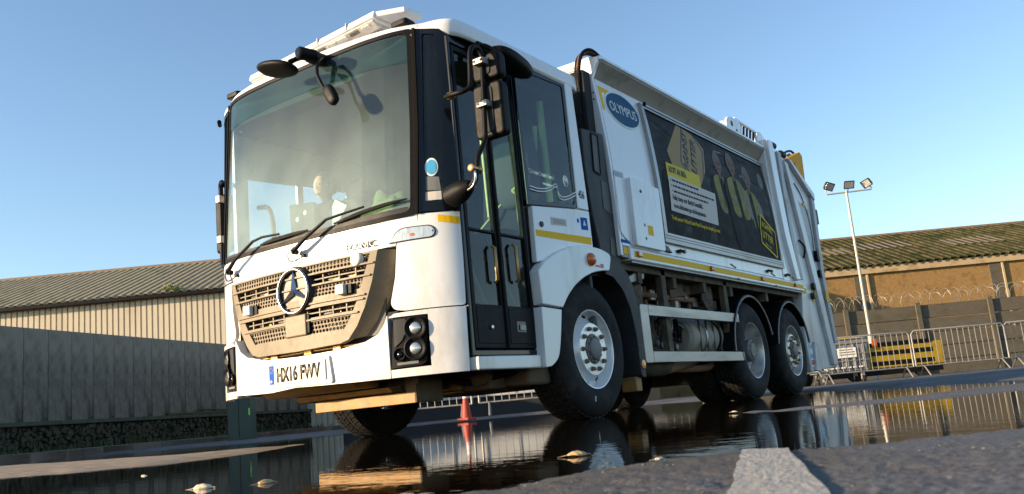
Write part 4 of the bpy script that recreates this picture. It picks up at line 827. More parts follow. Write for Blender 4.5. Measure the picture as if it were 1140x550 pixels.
pris('tailgate_rib', 'grey_paint', [(8.16, 2.64), (8.28, 2.62), (8.22, 1.6), (8.34, .62), (8.22, .62), (8.08, 1.6)], 1.235, 1.275, 'x', T, bev=.008)
pris('tailgate_pressing', 'grey_paint', [(7.62, 2.52), (8.02, 2.44), (8.0, 1.75), (7.90, 1.60)], 1.228, 1.240, 'x', T, bev=.006)
tube('pressing_line', 'darkgrey', smoothpath([(1.242, 7.55, 2.75), (1.242, 7.8, 2.60), (1.242, 7.98, 2.3), (1.242, 8.0, 1.95), (1.242, 7.90, 1.72)], 6), .006, T, seg=6)
box('amber_side_mark', 'yellow', 1.24, 1.25, 7.78, 7.90, 2.47, 2.51, T, bev=.002)
decal('yellow_stripe', 'yellow', [(7.20, 1.245), (7.36, 1.245), (7.37, 1.31), (7.20, 1.31)], flatx(1.24), TG, step=0)
decal('yellow_stripe', 'yellow', [(8.10, 1.17), (8.24, 1.17), (8.22, 1.33), (8.10, 1.33)], flatx(1.2765), TG, step=0)
for y_, z_ in ((7.45, 1.22), (7.52, 1.35)): lathe('tailgate_pin', 'ink', [(0, .045), (.05, .045), (.055, .02)], TG, 18, 'x', loc=(1.235, y_+.12, z_))
lathe('pin_ring', 'yellow', [(0, .075), (.008, .075), (.010, .06)], TG, 22, 'x', loc=(1.236, 7.62, 1.22))
box('tail_lamp', 'black', 1.16, 1.26, 8.28, 8.42, 2.28, 2.50, T, bev=.02); box('tail_lamp', 'darkgrey', 1.16, 1.25, 8.26, 8.36, 1.0, 1.30, T, bev=.01)
for k in range(1): tube('tailgate_hose', 'black', [(1.24, 7.36+.09*k, 1.75-.26*k+.2), (1.29, 7.42+.1*k, 1.65-.26*k+.2), (1.24, 7.47+.1*k, 1.52-.26*k+.2)], .012, T, sm=3)
box('hydraulic_valve', 'black', 1.235, 1.29, 7.95, 8.06, 1.72, 1.86, T, bev=.01); box('hydraulic_valve', 'black', 1.235, 1.28, 8.0, 8.08, 1.5, 1.6, T, bev=.01)
pris('tail_skirt', 'white_dirty', [(7.20, .26), (7.42, .24), (7.50, .60), (7.30, .62)], 1.235, 1.27, 'x', T, bev=.006)
BS = pris('sticker_strip', 'whiteink', [(7.12, .30), (7.25, .30), (7.24, .62), (7.12, .62)], 1.236, 1.242, 'x', T, bev=.002)
for z_, m_ in ((.56, 'cyan'), (.44, 'cyan'), (.36, 'redink')): decal('sticker_print', m_, [(7.13, z_-.03), (7.24, z_-.03), (7.24, z_+.03), (7.13, z_+.03)], flatx(1.242), BS, step=0)
# gantry on the roof, yellow hopper arm
GA = pris('roof_bracket', 'white', roundpoly([(5.40, 3.03), (5.42, 3.17), (5.50, 3.23), (5.80, 3.27), (5.90, 3.20), (5.80, 3.00), (5.72, 2.985)], .03), 1.165, 1.20, 'x', T, bev=.008)
pris('roof_bracket', 'white', roundpoly([(1.00, 3.03), (1.165, 3.03), (1.165, 3.17), (1.00, 3.17)], .02), 5.41, 5.45, 'y', T, bev=.006)
for y_, z_, r_ in ((5.58, 3.16, .035), (5.72, 3.09, .03)): lathe('bracket_hole', 'ink', [(0, r_), (.004, r_*.95)], GA, 18, 'x', loc=(1.20, y_, z_))
lathe('bracket_hole', 'ink', [(-.004, .034), (0, .038)], GA, 18, 'y', loc=(1.085, 5.408, 3.11))
tube('roof_beam', 'white', [(1.17, 5.75, 3.26), (1.17, 6.45, 3.24)], .022, T); box('roof_beam', 'white', 1.14, 1.20, 5.70, 6.70, 3.03, 3.07, T, bev=.006)
for k in range(6): tube('beam_strut', 'black', [(1.18, 5.86+.11*k, 3.06), (1.18, 5.93+.11*k, 3.22)], .014, T)
pris('roof_bracket', 'white', roundpoly([(6.35, 3.03), (6.38, 3.22), (6.52, 3.25), (6.70, 3.15), (6.82, 3.03)], .03), 1.16, 1.22, 'x', T, bev=.01)
lathe('roof_camera', 'black', [(-.07, .03), (-.06, .05), (.06, .05), (.07, .03)], T, 18, 'y', loc=(1.2, 6.95, 3.16)); tube('roof_camera_stalk', 'black', [(1.2, 6.92, 3.06), (1.2, 6.93, 3.14)], .02, T)
lathe('roof_camera', 'black', [(-.07, .03), (-.06, .05), (.06, .05), (.07, .03)], T, 18, 'y', loc=(1.2, 7.32, 3.11))
YA = pris('lifting_arm', 'yellowpaint', [(7.44, 3.00), (7.62, 3.13), (8.16, 3.31), (8.26, 3.27), (8.22, 2.90), (8.14, 2.74), (7.7, 2.88)], 1.12, 1.21, 'x', T, bev=.01)
pris('arm_plate', 'ink', [(7.70, 3.00), (7.84, 3.10), (7.86, 3.00), (7.78, 2.95)], 1.206, 1.214, 'x', YA, bev=.002)
tube('arm_hose', 'black', [(1.08, 7.50, 3.16), (1.08, 7.80, 3.25), (1.08, 8.2, 3.36), (1.12, 8.32, 3.24), (1.16, 8.30, 2.90), (1.16, 8.34, 2.68)], .016, T, sm=4)
tube('arm_hose', 'ink', [(1.08, 8.05, 3.28), (1.12, 8.18, 3.16)], .03, T)

# ---- wheels ----------------------------------------------------------
def tyre_mesh():
    prof = [(.0, .292), (.012, .30), (.018, .33), (.026, .38), (.024, .42), (.010, .46), (-.006, .49), (-.022, .503), (-.035, .507)]
    prof += [(-.262, .507), (-.277, .503), (-.293, .49), (-.31, .46), (-.325, .42), (-.326, .38), (-.315, .33), (-.30, .30), (-.285, .292)]
    bm = bmesh.new(); lat(bm, prof, 72)
    return bm
def tread_mesh():
    bm = bmesh.new(); rows = [(-.028, -.080), (-.088, -.125), (-.133, -.168), (-.176, -.211), (-.219, -.272)]; N = 54
    for ri, (a, b) in enumerate(rows):
        for k in range(N):
            t0 = 2*math.pi*(k+.5*(ri % 2))/N; t1 = t0+2*math.pi/N*.74; sk = .035*(1 if ri % 2 else -1)
            def P(x, t, r): return (x, math.sin(t)*r, math.cos(t)*r)
            ro = .523; ri_ = .503
            ra = .516 if ri == 0 else ro; rb = .516 if ri == 4 else ro
            top = [P(a, t0, ra), P(b, t0+sk, rb), P(b, t1+sk, rb), P(a, t1, ra)]; bot = [P(a, t0, ri_), P(b, t0+sk, ri_), P(b, t1+sk, ri_), P(a, t1, ri_)]
            A = [bm.verts.new(p) for p in top]; B = [bm.verts.new(p) for p in bot]; bm.faces.new(A)
            for i in range(4): bm.faces.new((A[i], B[i], B[(i+1) % 4], A[(i+1) % 4]))
    return bm
HZ = .512
def mesh_of(bm, name, m, smooth=None):
    for v in bm.verts:
        if v.co.z < -HZ+.0: v.co.z = -HZ+.0
    bmesh.ops.recalc_face_normals(bm, faces=bm.faces)
    me = bpy.data.meshes.new(name); bm.to_mesh(me); bm.free(); me.materials.append(M[m])
    if smooth: me.polygons.foreach_set('use_smooth', [True]*len(me.polygons)); me.set_sharp_from_angle(angle=R(smooth))
    return me
TY = mesh_of(tyre_mesh(), 'tyre', 'rubber', 40); TR = mesh_of(tread_mesh(), 'tread', 'rubber')
def bar(a0, r0, a1, r1, t): pass
def rim_mesh(prof, holes, m, seg=60):
    bm = bmesh.new()
    rg = lat(bm, prof, seg, 'x', (lambda i, k: i == holes and (k % 6) in (0, 1)) if holes is not None else None); bm.faces.new(rg[-1])
    lat(bm, [(.0, .292), (-.29, .29)], seg); v = lat(bm, [(-.16, .28), (-.162, .01)], seg)
    return mesh_of(bm, 'rim', m, 35)
RIM_F = rim_mesh([(.002, .304), (.012, .300), (.010, .292), (-.010, .282), (-.045, .274), (-.070, .264), (-.066, .246), (-.045, .224), (-.012, .205), (.004, .196), (.006, .118), (.0, .112), (-.004, .108)], 5, 'steel')
RIM_D = rim_mesh([(.002, .304), (.012, .300), (.008, .292), (-.02, .284), (-.10, .272), (-.125, .262), (-.135, .24), (-.14, .21), (-.135, .18), (-.13, .12), (-.128, .10)], 6, 'steel_dirty')
RIM_T = rim_mesh([(.002, .304), (.012, .300), (.010, .292), (-.010, .282), (-.050, .274), (-.075, .264), (-.075, .242), (-.055, .220), (-.020, .205), (-.002, .196), (.0, .118), (-.004, .112), (-.006, .108)], 5, 'steel_dirty')
bm = bmesh.new(); rg = lat(bm, [(-.01, .110), (.012, .108), (.016, .100), (.014, .088), (.030, .082), (.036, .070), (.036, .005)], 36); bm.faces.new(rg[-1]); HUB = mesh_of(bm, 'hub', 'hubgrey', 35)
bm = bmesh.new(); rg = lat(bm, [(-.13, .125), (-.02, .118), (-.01, .105), (-.008, .08), (.004, .075), (.006, .004)], 36); bm.faces.new(rg[-1]); HUBD = mesh_of(bm, 'hub', 'hubgrey', 35)
bm = bmesh.new(); rg = lat(bm, [(.0, .019), (.006, .019), (.007, .0165), (.020, .0165), (.024, .011), (.030, .009), (.032, .002)], 6); bm.faces.new(rg[-1]); NUT = mesh_of(bm, 'wheel_nut', 'nut')
bm = bmesh.new(); rg = lat(bm, [(.0, .009), (.008, .009), (.010, .002)], 6); bm.faces.new(rg[-1]); BOLT = mesh_of(bm, 'hub_bolt', 'nut')
bm = bmesh.new(); bx(bm, .022, .026, -.005, .005, .36, .40); MARKM = mesh_of(bm, 'chalk_mark', 'whiteink')
def wheel(x, y, kind, side, ang=0):
    me = {'f': RIM_F, 'd': RIM_D, 't': RIM_T}[kind]
    W = link('wheel', me, T, (x, y, HZ), (0, 0, 0 if side > 0 else math.pi))
    link('tyre', TY, W); t = link('tread', TR, W); t['kind'] = 'stuff'
    h = link('hub', HUBD if kind == 'd' else HUB, W)
    fx = .006 if kind != 'd' else -.128
    for k in range(10):
        a = 2*math.pi*(k+.5)/10+ang
        link('wheel_nut', NUT, W, (fx, math.sin(a)*.157, math.cos(a)*.157), (a, 0, 0))
    for k in range(10):
        a = 2*math.pi*k/10+.2+ang; bxx = .016 if kind != 'd' else -.008
        link('hub_bolt', BOLT, W, (bxx, math.sin(a)*.094, math.cos(a)*.094))
    return W
YF, YR_, YT = 1.762, 5.205, 6.555
wf = wheel(1.215, YF, 'f', 1); link('chalk_mark', MARKM, wf, (0, 0, 0), (R(168), 0, 0))
wheel(-1.215, YF, 'f', -1, .3)
wheel(1.215, YR_, 'd', 1, .1); wheel(.885, YR_, 'd', 1, .3); wheel(-1.215, YR_, 'd', -1); wheel(-.885, YR_, 'd', -1)
wheel(1.215, YT, 't', 1, .2); wheel(-1.215, YT, 't', -1)
# rear mudguards, each a curved shell with a pale edge
def guard(yc, a0, a1, r0=.60, zc=.50, tail=0):
    P = [(yc+r0*math.cos(R(a)), zc+r0*.99*math.sin(R(a))) for a in np.linspace(a0, a1, 16)]; Q = [(yc+(r0+.02)*math.cos(R(a)), zc+(r0+.02)*.99*math.sin(R(a))) for a in np.linspace(a1, a0, 16)]
    g = pris('rear_mudguard', 'black', P+Q, .72, 1.25, 'x', T, bev=.004)
    tube('guard_edge', 'galv', [(1.252, (p[0]), p[1]) for p in P], .009, g, seg=6)
    g2 = pris('rear_mudguard', 'black', P+Q, -1.25, -.72, 'x', T, bev=.004)
guard(YR_, 180, 18); guard(YT, 172, 10)

# ---- side guard and underside ---------------------------------------
RG = box('side_guard_rail', 'alu', 1.205, 1.24, 2.74, 4.84, .797, .893, T, bev=.008); box('side_guard_rail', 'alu', 1.205, 1.24, 2.74, 4.86, .398, .495, T, bev=.008)
pris('side_guard_post', 'alu', roundpoly([(2.59, .395), (2.745, .395), (2.745, .895), (2.59, .895)], [.03, 0, 0, .03]), 1.198, 1.236, 'x', T, bev=.008)
for y_ in (3.15, 4.62): 
    b_ = box('guard_hanger', 'chassis', 1.14, 1.20, y_, y_+.09, .40, 1.24, T, bev=.004)
for sg in (-1, 1): box('chassis_rail', 'chassis', sg*.43-.04, sg*.43+.04, .6, 7.9, .74, 1.02, T, bev=.006)
box('subframe', 'chassis', .36, .50, 2.4, 7.1, 1.03, 1.24, T); box('body_floor', 'chassis', -1.2, 1.2, Y0, 7.1, 1.18, 1.235, T)
for y_ in (2.7, 3.4, 4.1, 4.8, 5.9, 6.9): box('cross_bearer', 'chassis', -1.18, 1.2, y_, y_+.07, 1.08, 1.18, T, bev=.004)
# bracket plates with holes, diagonal arm, rods, tank, hoses
for (y_, z_) in ((2.78, 1.10), (4.38, 1.08)):
    g_ = pris('gusset_plate', 'chassis', [(y_-.14, z_+.12), (y_+.16, z_+.12), (y_+.16, z_-.20), (y_+.08, z_-.22), (y_-.10, z_-.05)], 1.08, 1.10, 'x', T, bev=.003)
    for k in range(5): lathe('plate_hole', 'ink', [(0, .013), (.003, .012)], g_, 10, 'x', loc=(1.10, y_-.05+.04*k, z_+.03-.035*k))
pris('support_arm', 'galv', [(2.45, 1.05), (2.85, 1.13), (2.87, 1.19), (2.84, 1.23), (2.70, 1.18), (2.45, 1.10)], 1.06, 1.18, 'x', T, bev=.01)
pris('cross_beam', 'brown', [(3.62, 1.02), (4.12, 1.08), (4.12, 1.20), (3.60, 1.16)], .95, 1.06, 'x', T, bev=.01)
box('beam_socket', 'ink', 1.058, 1.068, 3.92, 3.99, 1.10, 1.17, T, bev=.002)
tube('brake_rod', 'rust', [(1.02, 2.98, 1.03), (1.02, 4.20, 1.03)], .028, T, seg=12)
tube('brake_rod', 'rust', [(.92, 3.0, .96), (1.0, 3.9, .94)], .018, T); tube('air_line', 'black', [(.95, 2.9, .98), (.97, 3.3, .92), (.97, 3.8, .96), (.97, 4.3, .93)], .014, T, sm=4)
box('battery_box', 'black', .70, 1.02, 3.18, 3.62, .48, .86, T, bev=.02); box('valve_block', 'chassis', .8, 1.06, 3.05, 3.2, .46, .84, T, bev=.01)
rh = random.Random(5)
for k in range(9):
    y_ = 3.22+.06*k; z_ = rh.uniform(.5, .8)
    tube('air_hose', rh.choice(['black', 'black', 'chassis', 'galv']), [(1.03, y_, z_), (1.08, y_+.03, z_+rh.uniform(-.1, .1)), (1.06, y_+.09, z_+rh.uniform(-.15, .1)), (1.0, y_+.12, z_-.05)], rh.uniform(.008, .018), T, sm=4)
for k in range(5): lathe('valve_cap', 'hubgrey', [(0, .03), (.03, .03), (.035, .015)], T, 14, 'x', loc=(1.06, 3.16+.1*k, rh.uniform(.55, .8)))
lathe('silencer', 'railface', [(-.46, .10), (-.44, .20), (-.40, .235), (.40, .235), (.44, .20), (.46, .10)], T, 36, 'y', loc=(.90, 4.28, .66)).scale = (1, 1, .9)
for y_ in (4.18, 4.52): lathe('silencer_strap', 'alu' if y_ < 4.3 else 'black', [(-.022, .238), (-.022, .243), (.022, .243), (.022, .238)], T, 36, 'y', loc=(.90, y_, .66), cap=False).scale = (1, 1, .9)
for k in range(14):
    y_ = 2.7+.30*k+rh.uniform(-.1, .1); z_ = rh.uniform(.86, 1.12)
    tube('air_line', rh.choice(['black', 'rust', 'chassis', 'brown']), [(rh.uniform(.6, 1.05), y_, z_), (rh.uniform(.7, 1.08), y_+.22, z_+rh.uniform(-.06, .04)), (rh.uniform(.6, 1.05), y_+.5, z_+rh.uniform(-.05, .05))], rh.uniform(.007, .02), T, sm=4)
for k in range(9):
    y_ = 2.75+.24*k; z_ = rh.uniform(.92, 1.12); g_ = box('relay_box', rh.choice(['black', 'hubgrey', 'brown', 'galv']), .92, 1.02+rh.uniform(0, .06), y_, y_+rh.uniform(.06, .13), z_-.05, z_+.05, T, bev=.008)
    box('bracket', 'rust', .98, 1.0, y_-.04, y_, z_-.16, z_+.08, T, bev=.003)
for k in range(4): box('heat_rib', 'chassis', 1.12, 1.135, 4.02+.17*k, 4.04+.17*k, .5, .82, T, bev=.002)
tube('tank_filler', 'galv', [(1.05, 4.45, .86), (1.10, 4.45, .93)], .035, T)
box('heat_shield', 'rust', .8, 1.14, 4.70, 4.76, .42, .9, T, bev=.006)
tube('exhaust_pipe', 'rust', [(1.05, 2.9, .36), (1.04, 3.3, .35), (1.02, 3.7, .38), (1.0, 4.1, .43), (.96, 4.3, .5)], .045, T, seg=12, sm=4)
tube('exhaust_pipe', 'rust', [(.90, 2.8, .40), (.95, 3.6, .36), (.95, 4.5, .36), (.9, 4.8, .42)], .035, T, seg=12, sm=4)
lathe('air_tank', 'chassis', [(-.35, .05), (-.33, .11), (-.30, .13), (.30, .13), (.33, .11), (.35, .05)], T, 28, 'y', loc=(1.02, 3.0, .42))
for y_ in (YR_, YT): lathe('axle', 'chassis', [(-.95, .07), (-.25, .08), (-.2, .17), (.2, .17), (.25, .08), (.95, .07)], T, 20, 'x', loc=(0, y_, HZ))
lathe('axle', 'chassis', [(-1.0, .06), (1.0, .06)], T, 14, 'x', loc=(0, YF, .48))
box('gearbox', 'chassis', -.35, .35, 1.1, 3.0, .42, 1.0, T, bev=.03); box('fuel_tank', 'chassis', -1.1, -.6, 2.8, 4.4, .38, .95, T, bev=.05); box('spring_hanger', 'chassis', .5, .62, 5.3, 6.5, .6, 1.0, T)
# tan under-run boards and boxes below the bumper
UB = [pris('underrun_beam', 'tan', [(.02, .392), (.10, .345), (.30, .345), (.30, .39)], -.52, .38, 'x', T, bev=.006),
      pris('underrun_beam', 'tan', [(.26, .335), (.30, .30), (.42, .30), (.42, .34)], -.42, .50, 'x', T, bev=.006)]
box('underrun_beam', 'tan', -.25, .695, .30, .36, .218, .29, T, bev=.004); 
pris('beam_end', 'brown', [(.30, .22), (.50, .24), (.50, .34), (.30, .34)], .697, .705, 'x', T, bev=.002)
box('beam_bracket', 'brown', .56, .68, .36, .60, .22, .42, T, bev=.006); box('under_tray', 'chassis', -.55, .58, .40, 1.2, .30, .44, T)
box('step_box', 'tan', .46, .70, .78, .82, .28, .40, T, bev=.02); box('step_box', 'brown', .48, .92, .815, 1.05, .265, .42, T, bev=.02)
box('step_plate', 'tan', .47, .68, .76, .86, .265, .275, T, bev=.002)
lathe('coupling', 'brown', [(-.05, .04), (-.04, .075), (.04, .075), (.05, .04)], T, 18, 'y', loc=(.86, .80, .37)); box('gear_case', 'brown', .9, 1.12, 1.0, 1.3, .27, .42, T, bev=.03); box('gear_case', 'chassis', .25, .9, 1.05, 1.5, .25, .42, T, bev=.03)
tube('steering_rod', 'brown', [(.5, 1.45, .34), (1.05, 1.45, .33)], .03, T); tube('coolant_hose', 'black', [(.55, .7, .42), (.75, .75, .33), (.95, .9, .36), (1.1, 1.2, .40)], .025, T, sm=4)
box('cab_underside', 'dark', -1.15, 1.15, .40, 1.9, .40, .45, T)
#PART3
# ================================================================== GROUND AND WATER
C0 = np.array(CAM); FH = np.array([-math.sin(yaw), math.cos(yaw)]); RH = np.array([FH[1], -FH[0]])
def at(lat_, dep): p = C0[:2]+RH*lat_+FH*dep; return float(p[0]), float(p[1])     # metres to the right of and beyond the spot where the photographer lay
def vnoise(x, y, sc_, seed=0):
    x = x*sc_; y = y*sc_; xi = np.floor(x).astype(np.int64); yi = np.floor(y).astype(np.int64); fx = x-xi; fy = y-yi
    fx = fx*fx*(3-2*fx); fy = fy*fy*(3-2*fy)
    def h(a, b):
        n = (a*374761393+b*668265263+seed*974711) & 0xffffffff; n = ((n ^ (n >> 13))*1274126177) & 0xffffffff; return ((n ^ (n >> 16)) & 0xffff)/65535.
    return (h(xi, yi)*(1-fx)+h(xi+1, yi)*fx)*(1-fy)+(h(xi, yi+1)*(1-fx)+h(xi+1, yi+1)*fx)*fy
def sdist(px, py, poly):
    """signed distance, positive inside"""
    poly = np.array(poly); d = np.full(px.shape, 1e9); ins = np.zeros(px.shape, bool); n = len(poly)
    for i in range(n):
        a, b = poly[i], poly[(i+1) % n]; e = b-a; t = np.clip(((px-a[0])*e[0]+(py-a[1])*e[1])/(e@e), 0, 1)
        d = np.minimum(d, np.hypot(px-a[0]-t*e[0], py-a[1]-t*e[1]))
        c = ((a[1] > py) != (b[1] > py)) & (px < (b[0]-a[0])*(py-a[1])/(b[1]-a[1]+1e-12)+a[0]); ins ^= c
    return np.where(ins, d, -d)
NEAR = [(2.5, -4.6), (3.2, -3.6), (3.62, -3.2), (3.80, -3.05), (3.80, -2.92), (3.83, -2.76), (3.90, -2.66), (3.99, -2.60), (4.10, -2.60), (4.19, -2.51), (4.38, -2.39), (5.0, -2.2), (7, -1.0), (12, -4), (8, -16), (-6, -14), (-2, -8)]
SAND = [(-16, 5.2), (-8.75, 2.3), (-3.3, .85), (-1.55, .52), (-1.17, .75), (-1.10, 1.05), (-.9, .95), (-.05, -.25), (.18, -.80), (-.1, -1.25), (-1.5, -1.9), (-6, -2.4), (-14, -2)]
RIDGE = [(2.92, .16), (3.13, .06), (3.45, .46), (4.02, 1.6), (4.9, 1.6), (4.14, .16), (3.67, -.13), (3.21, -.17), (3.0, -.02)]
SAND = [(-8.75, 2.12), (-3.12, .75), (-1.55, .41), (-1.17, .63), (-1.19, 1.12), (-.85, .75), (-.12, -.25), (.14, -.50), (.25, -.91), (.14, -1.28), (-.5, -1.55), (-3.0, -2.2), (-8, -1.9), (-14, 0), (-14, 3.5)]
FARP = [(-26, -8), (-20.5, 1.8), (-14.5, 4.7), (-11.1, 5.8), (-6.6, 5.25), (-7.6, 8.5), (-8.3, 11.35), (-6.1, 12.5), (-3.2, 11.2), (1.32, 7.05), (2.96, 3.9), (4.03, 2.95), (5.2, 2.4), (14, 2), (60, 0), (400, 100), (400, 800), (-800, 800), (-800, -300), (-60, -60)]
def height(x, y, fk=1.0):
    wob = (vnoise(x, y, 1.1, 1)-.5)*.5+(vnoise(x, y, 4, 2)-.5)*.18+(vnoise(x, y, 14, 3)-.5)*.05
    r = np.hypot(x-C0[0], y-C0[1]); wn = np.clip(r/8, .18, 1)
    def g(s, up_, wd): return np.clip(s/wd, -1, 1)*up_
    h = g(sdist(x, y, NEAR)+wob*.16, .012, .10)
    h = np.maximum(h, g(sdist(x, y, SAND)+wob*.30, .016, .35))
    h = np.maximum(h, g(sdist(x, y, RIDGE)+wob*.04, .006, .05))
    h = np.maximum(h, g(sdist(x, y, FARP)+wob*wn*.8, .03, .5))
    h = np.where(r > 120, np.maximum(h, .03), h)
    h = h+(vnoise(x, y, 3, 5)-.5)*.004
    fine = np.clip((4.5-r)/2.5, 0, 1)
    h = h+fk*fine*((vnoise(x, y, 90, 6)-.5)*.0028+(vnoise(x, y, 170, 7)-.5)*.0022+(vnoise(x, y, 22, 8)-.5)*.004)
    return h
NA = 1100; rad = [.12]
while rad[-1] < 4: rad.append(rad[-1]*1.016)
while rad[-1] < 45: rad.append(rad[-1]*1.045)
while rad[-1] < 4500: rad.append(rad[-1]*1.16)
rad = np.array(rad); th = np.linspace(0, 2*np.pi, NA, endpoint=False)
X = C0[0]+np.outer(rad, np.cos(th)); Y = C0[1]+np.outer(rad, np.sin(th)); Z = height(X, Y)
vs = np.stack([X, Y, Z], -1).reshape(-1, 3); vs = np.vstack([vs, [[C0[0], C0[1], float(Z[0].mean())]]])
nr = len(rad); i = np.arange(nr-1)[:, None]; k = np.arange(NA)[None, :]; k2 = (k+1) % NA
q = np.stack([i*NA+k, (i+1)*NA+k, (i+1)*NA+k2, i*NA+k2], -1).reshape(-1, 4)
me = bpy.data.meshes.new('ground')
nq = len(q); c_ = len(vs)-1; tri = np.stack([np.full(NA, c_), np.arange(NA), (np.arange(NA)+1) % NA], -1)
me.vertices.add(len(vs)); me.vertices.foreach_set('co', vs.ravel().astype(np.float32))
lp = np.concatenate([q.ravel(), tri.ravel()]); me.loops.add(len(lp)); me.loops.foreach_set('vertex_index', lp.astype(np.int32))
me.polygons.add(nq+NA); st_ = np.concatenate([np.arange(nq)*4, nq*4+np.arange(NA)*3]); me.polygons.foreach_set('loop_start', st_.astype(np.int32))
me.update(calc_edges=True); me.validate(); me.polygons.foreach_set('use_smooth', [True]*len(me.polygons))
m = bpy.data.materials.new('wet_asphalt'); m.use_nodes = True; n = m.node_tree; L = n.links.new; b = n.nodes['Principled BSDF']
tc = n.nodes.new('ShaderNodeTexCoord')
def nz(sc_, det=6, src=None):
    t = n.nodes.new('ShaderNodeTexNoise'); t.inputs['Scale'].default_value = sc_; t.inputs['Detail'].default_value = det; L(src or tc.outputs['Object'], t.inputs['Vector']); return t
def ramp(src, a, b_, lo=0, hi=1):
    r_ = n.nodes.new('ShaderNodeMapRange'); r_.inputs[1].default_value = a; r_.inputs[2].default_value = b_; r_.inputs[3].default_value = lo; r_.inputs[4].default_value = hi; L(src, r_.inputs[0]); return r_.outputs[0]
def mixc(f, a, b_):
    x = n.nodes.new('ShaderNodeMix'); x.data_type = 'RGBA'; L(f, x.inputs[0])
    for s_, v in ((6, a), (7, b_)):
        if isinstance(v, tuple): x.inputs[s_].default_value = v+(1,)
        else: L(v, x.inputs[s_])
    return x.outputs[2]
c1 = mixc(ramp(nz(110, 4).outputs[0], .35, .65), (.042, .043, .047), (.165, .165, .168))
c2 = mixc(ramp(nz(.7, 8).outputs[0], .42, .62), c1, (.085, .075, .06))
# silt left where the puddle dried, on the long low spit to the left
sx = n.nodes.new('ShaderNodeSeparateXYZ'); L(tc.outputs['Object'], sx.inputs[0])
spit = n.nodes.new('ShaderNodeMath'); spit.operation = 'MULTIPLY'; L(ramp(sx.outputs[0], 1.0, -.5), spit.inputs[0]); L(ramp(nz(9, 6).outputs[0], .40, .60, .35, 1), spit.inputs[1])
sp2 = n.nodes.new('ShaderNodeMath'); sp2.operation = 'MULTIPLY'; L(spit.outputs[0], sp2.inputs[0]); L(ramp(sx.outputs[1], 3.2, 1.6), sp2.inputs[1])
c3 = mixc(sp2.outputs[0], c2, (.33, .26, .18))
b.inputs['Specular IOR Level'].default_value = .25; L(c3, b.inputs['Base Color']); L(ramp(nz(2.5, 5).outputs[0], .35, .7, .6, .95), b.inputs['Roughness'])
bp_ = n.nodes.new('ShaderNodeBump'); bp_.inputs['Strength'].default_value = .7; bp_.inputs['Distance'].default_value = .004; L(nz(140, 4).outputs[0], bp_.inputs['Height']); L(bp_.outputs[0], b.inputs['Normal'])
me.materials.append(m); setp(link('ground', me), kind='structure')
# painted marking on the near dry asphalt, worn at its edges
mm_ = mk('worn_road_paint', (.38, .36, .32), .7, var=.3, scale=60, bump=.6, bscale=150, dirt=(.14, .13, .12), dscale=110, dlow=.50, dhigh=.70)
gx, gy = 40, 110
a0, a1, b0, b1 = np.array((3.998, -2.63)), np.array((4.068, -2.63)), np.array((4.47, -3.95)), np.array((4.585, -3.95))
bm = bmesh.new(); G_ = []
for j in range(gy+1):
    t = j/gy; row = []
    for i_ in range(gx+1):
        s_ = i_/gx; L_ = a0+(b0-a0)*t; Rr = a1+(b1-a1)*t; e = (vnoise(np.array(t*25.), np.array(float(i_ > gx/2)), 1, 9)-.5)*.005*(1 if s_ in (0, 1) else 0)
        p = L_+(Rr-L_)*s_+np.array([e, 0]); row.append(bm.verts.new((p[0], p[1], float(height(np.array([p[0]]), np.array([p[1]]), .35)[0])+.0045)))
    G_.append(row)
for j in range(gy):
    for i_ in range(gx): bm.faces.new((G_[j][i_], G_[j][i_+1], G_[j+1][i_+1], G_[j+1][i_]))
setp(fin('road_marking', bm, mm_, smooth=80), kind='structure')
# puddle
wm = bpy.data.materials.new('puddle_water'); wm.use_nodes = True; n = wm.node_tree; L = n.links.new; b = n.nodes['Principled BSDF']
b.inputs['Base Color'].default_value = (.007, .005, .003, 1); b.inputs['Roughness'].default_value = .012; b.inputs['IOR'].default_value = 1.33; b.inputs['Specular IOR Level'].default_value = .5
tc = n.nodes.new('ShaderNodeTexCoord'); mp = n.nodes.new('ShaderNodeMapping'); mp.inputs['Rotation'].default_value = (0, 0, yaw); mp.inputs['Scale'].default_value = (1, 2.2, 1); L(tc.outputs['Object'], mp.inputs[0])
n1 = n.nodes.new('ShaderNodeTexNoise'); n1.inputs['Scale'].default_value = 7; n1.inputs['Detail'].default_value = 3; L(mp.outputs[0], n1.inputs['Vector'])
b1_ = n.nodes.new('ShaderNodeBump'); b1_.inputs['Strength'].default_value = .26; b1_.inputs['Distance'].default_value = .002; L(n1.outputs[0], b1_.inputs['Height']); L(b1_.outputs[0], b.inputs['Normal'])
bm = bmesh.new(); bmesh.ops.create_grid(bm, x_segments=4, y_segments=4, size=1)
for v in bm.verts: v.co = Vector((v.co.x*42-8, v.co.y*30-2, 0))
setp(fin('puddle_water', bm, wm), kind='structure')

# ================================================================== SURROUNDINGS
# left boundary wall: rubble base, ledge, upright cast panels
ang = R(20); WB = Vector((-17.60, 9.84, 0)); 
W_ = empty('boundary_wall', WB, ang, label='tall stained grey concrete wall on a rubble base behind the front of the lorry', category='wall')
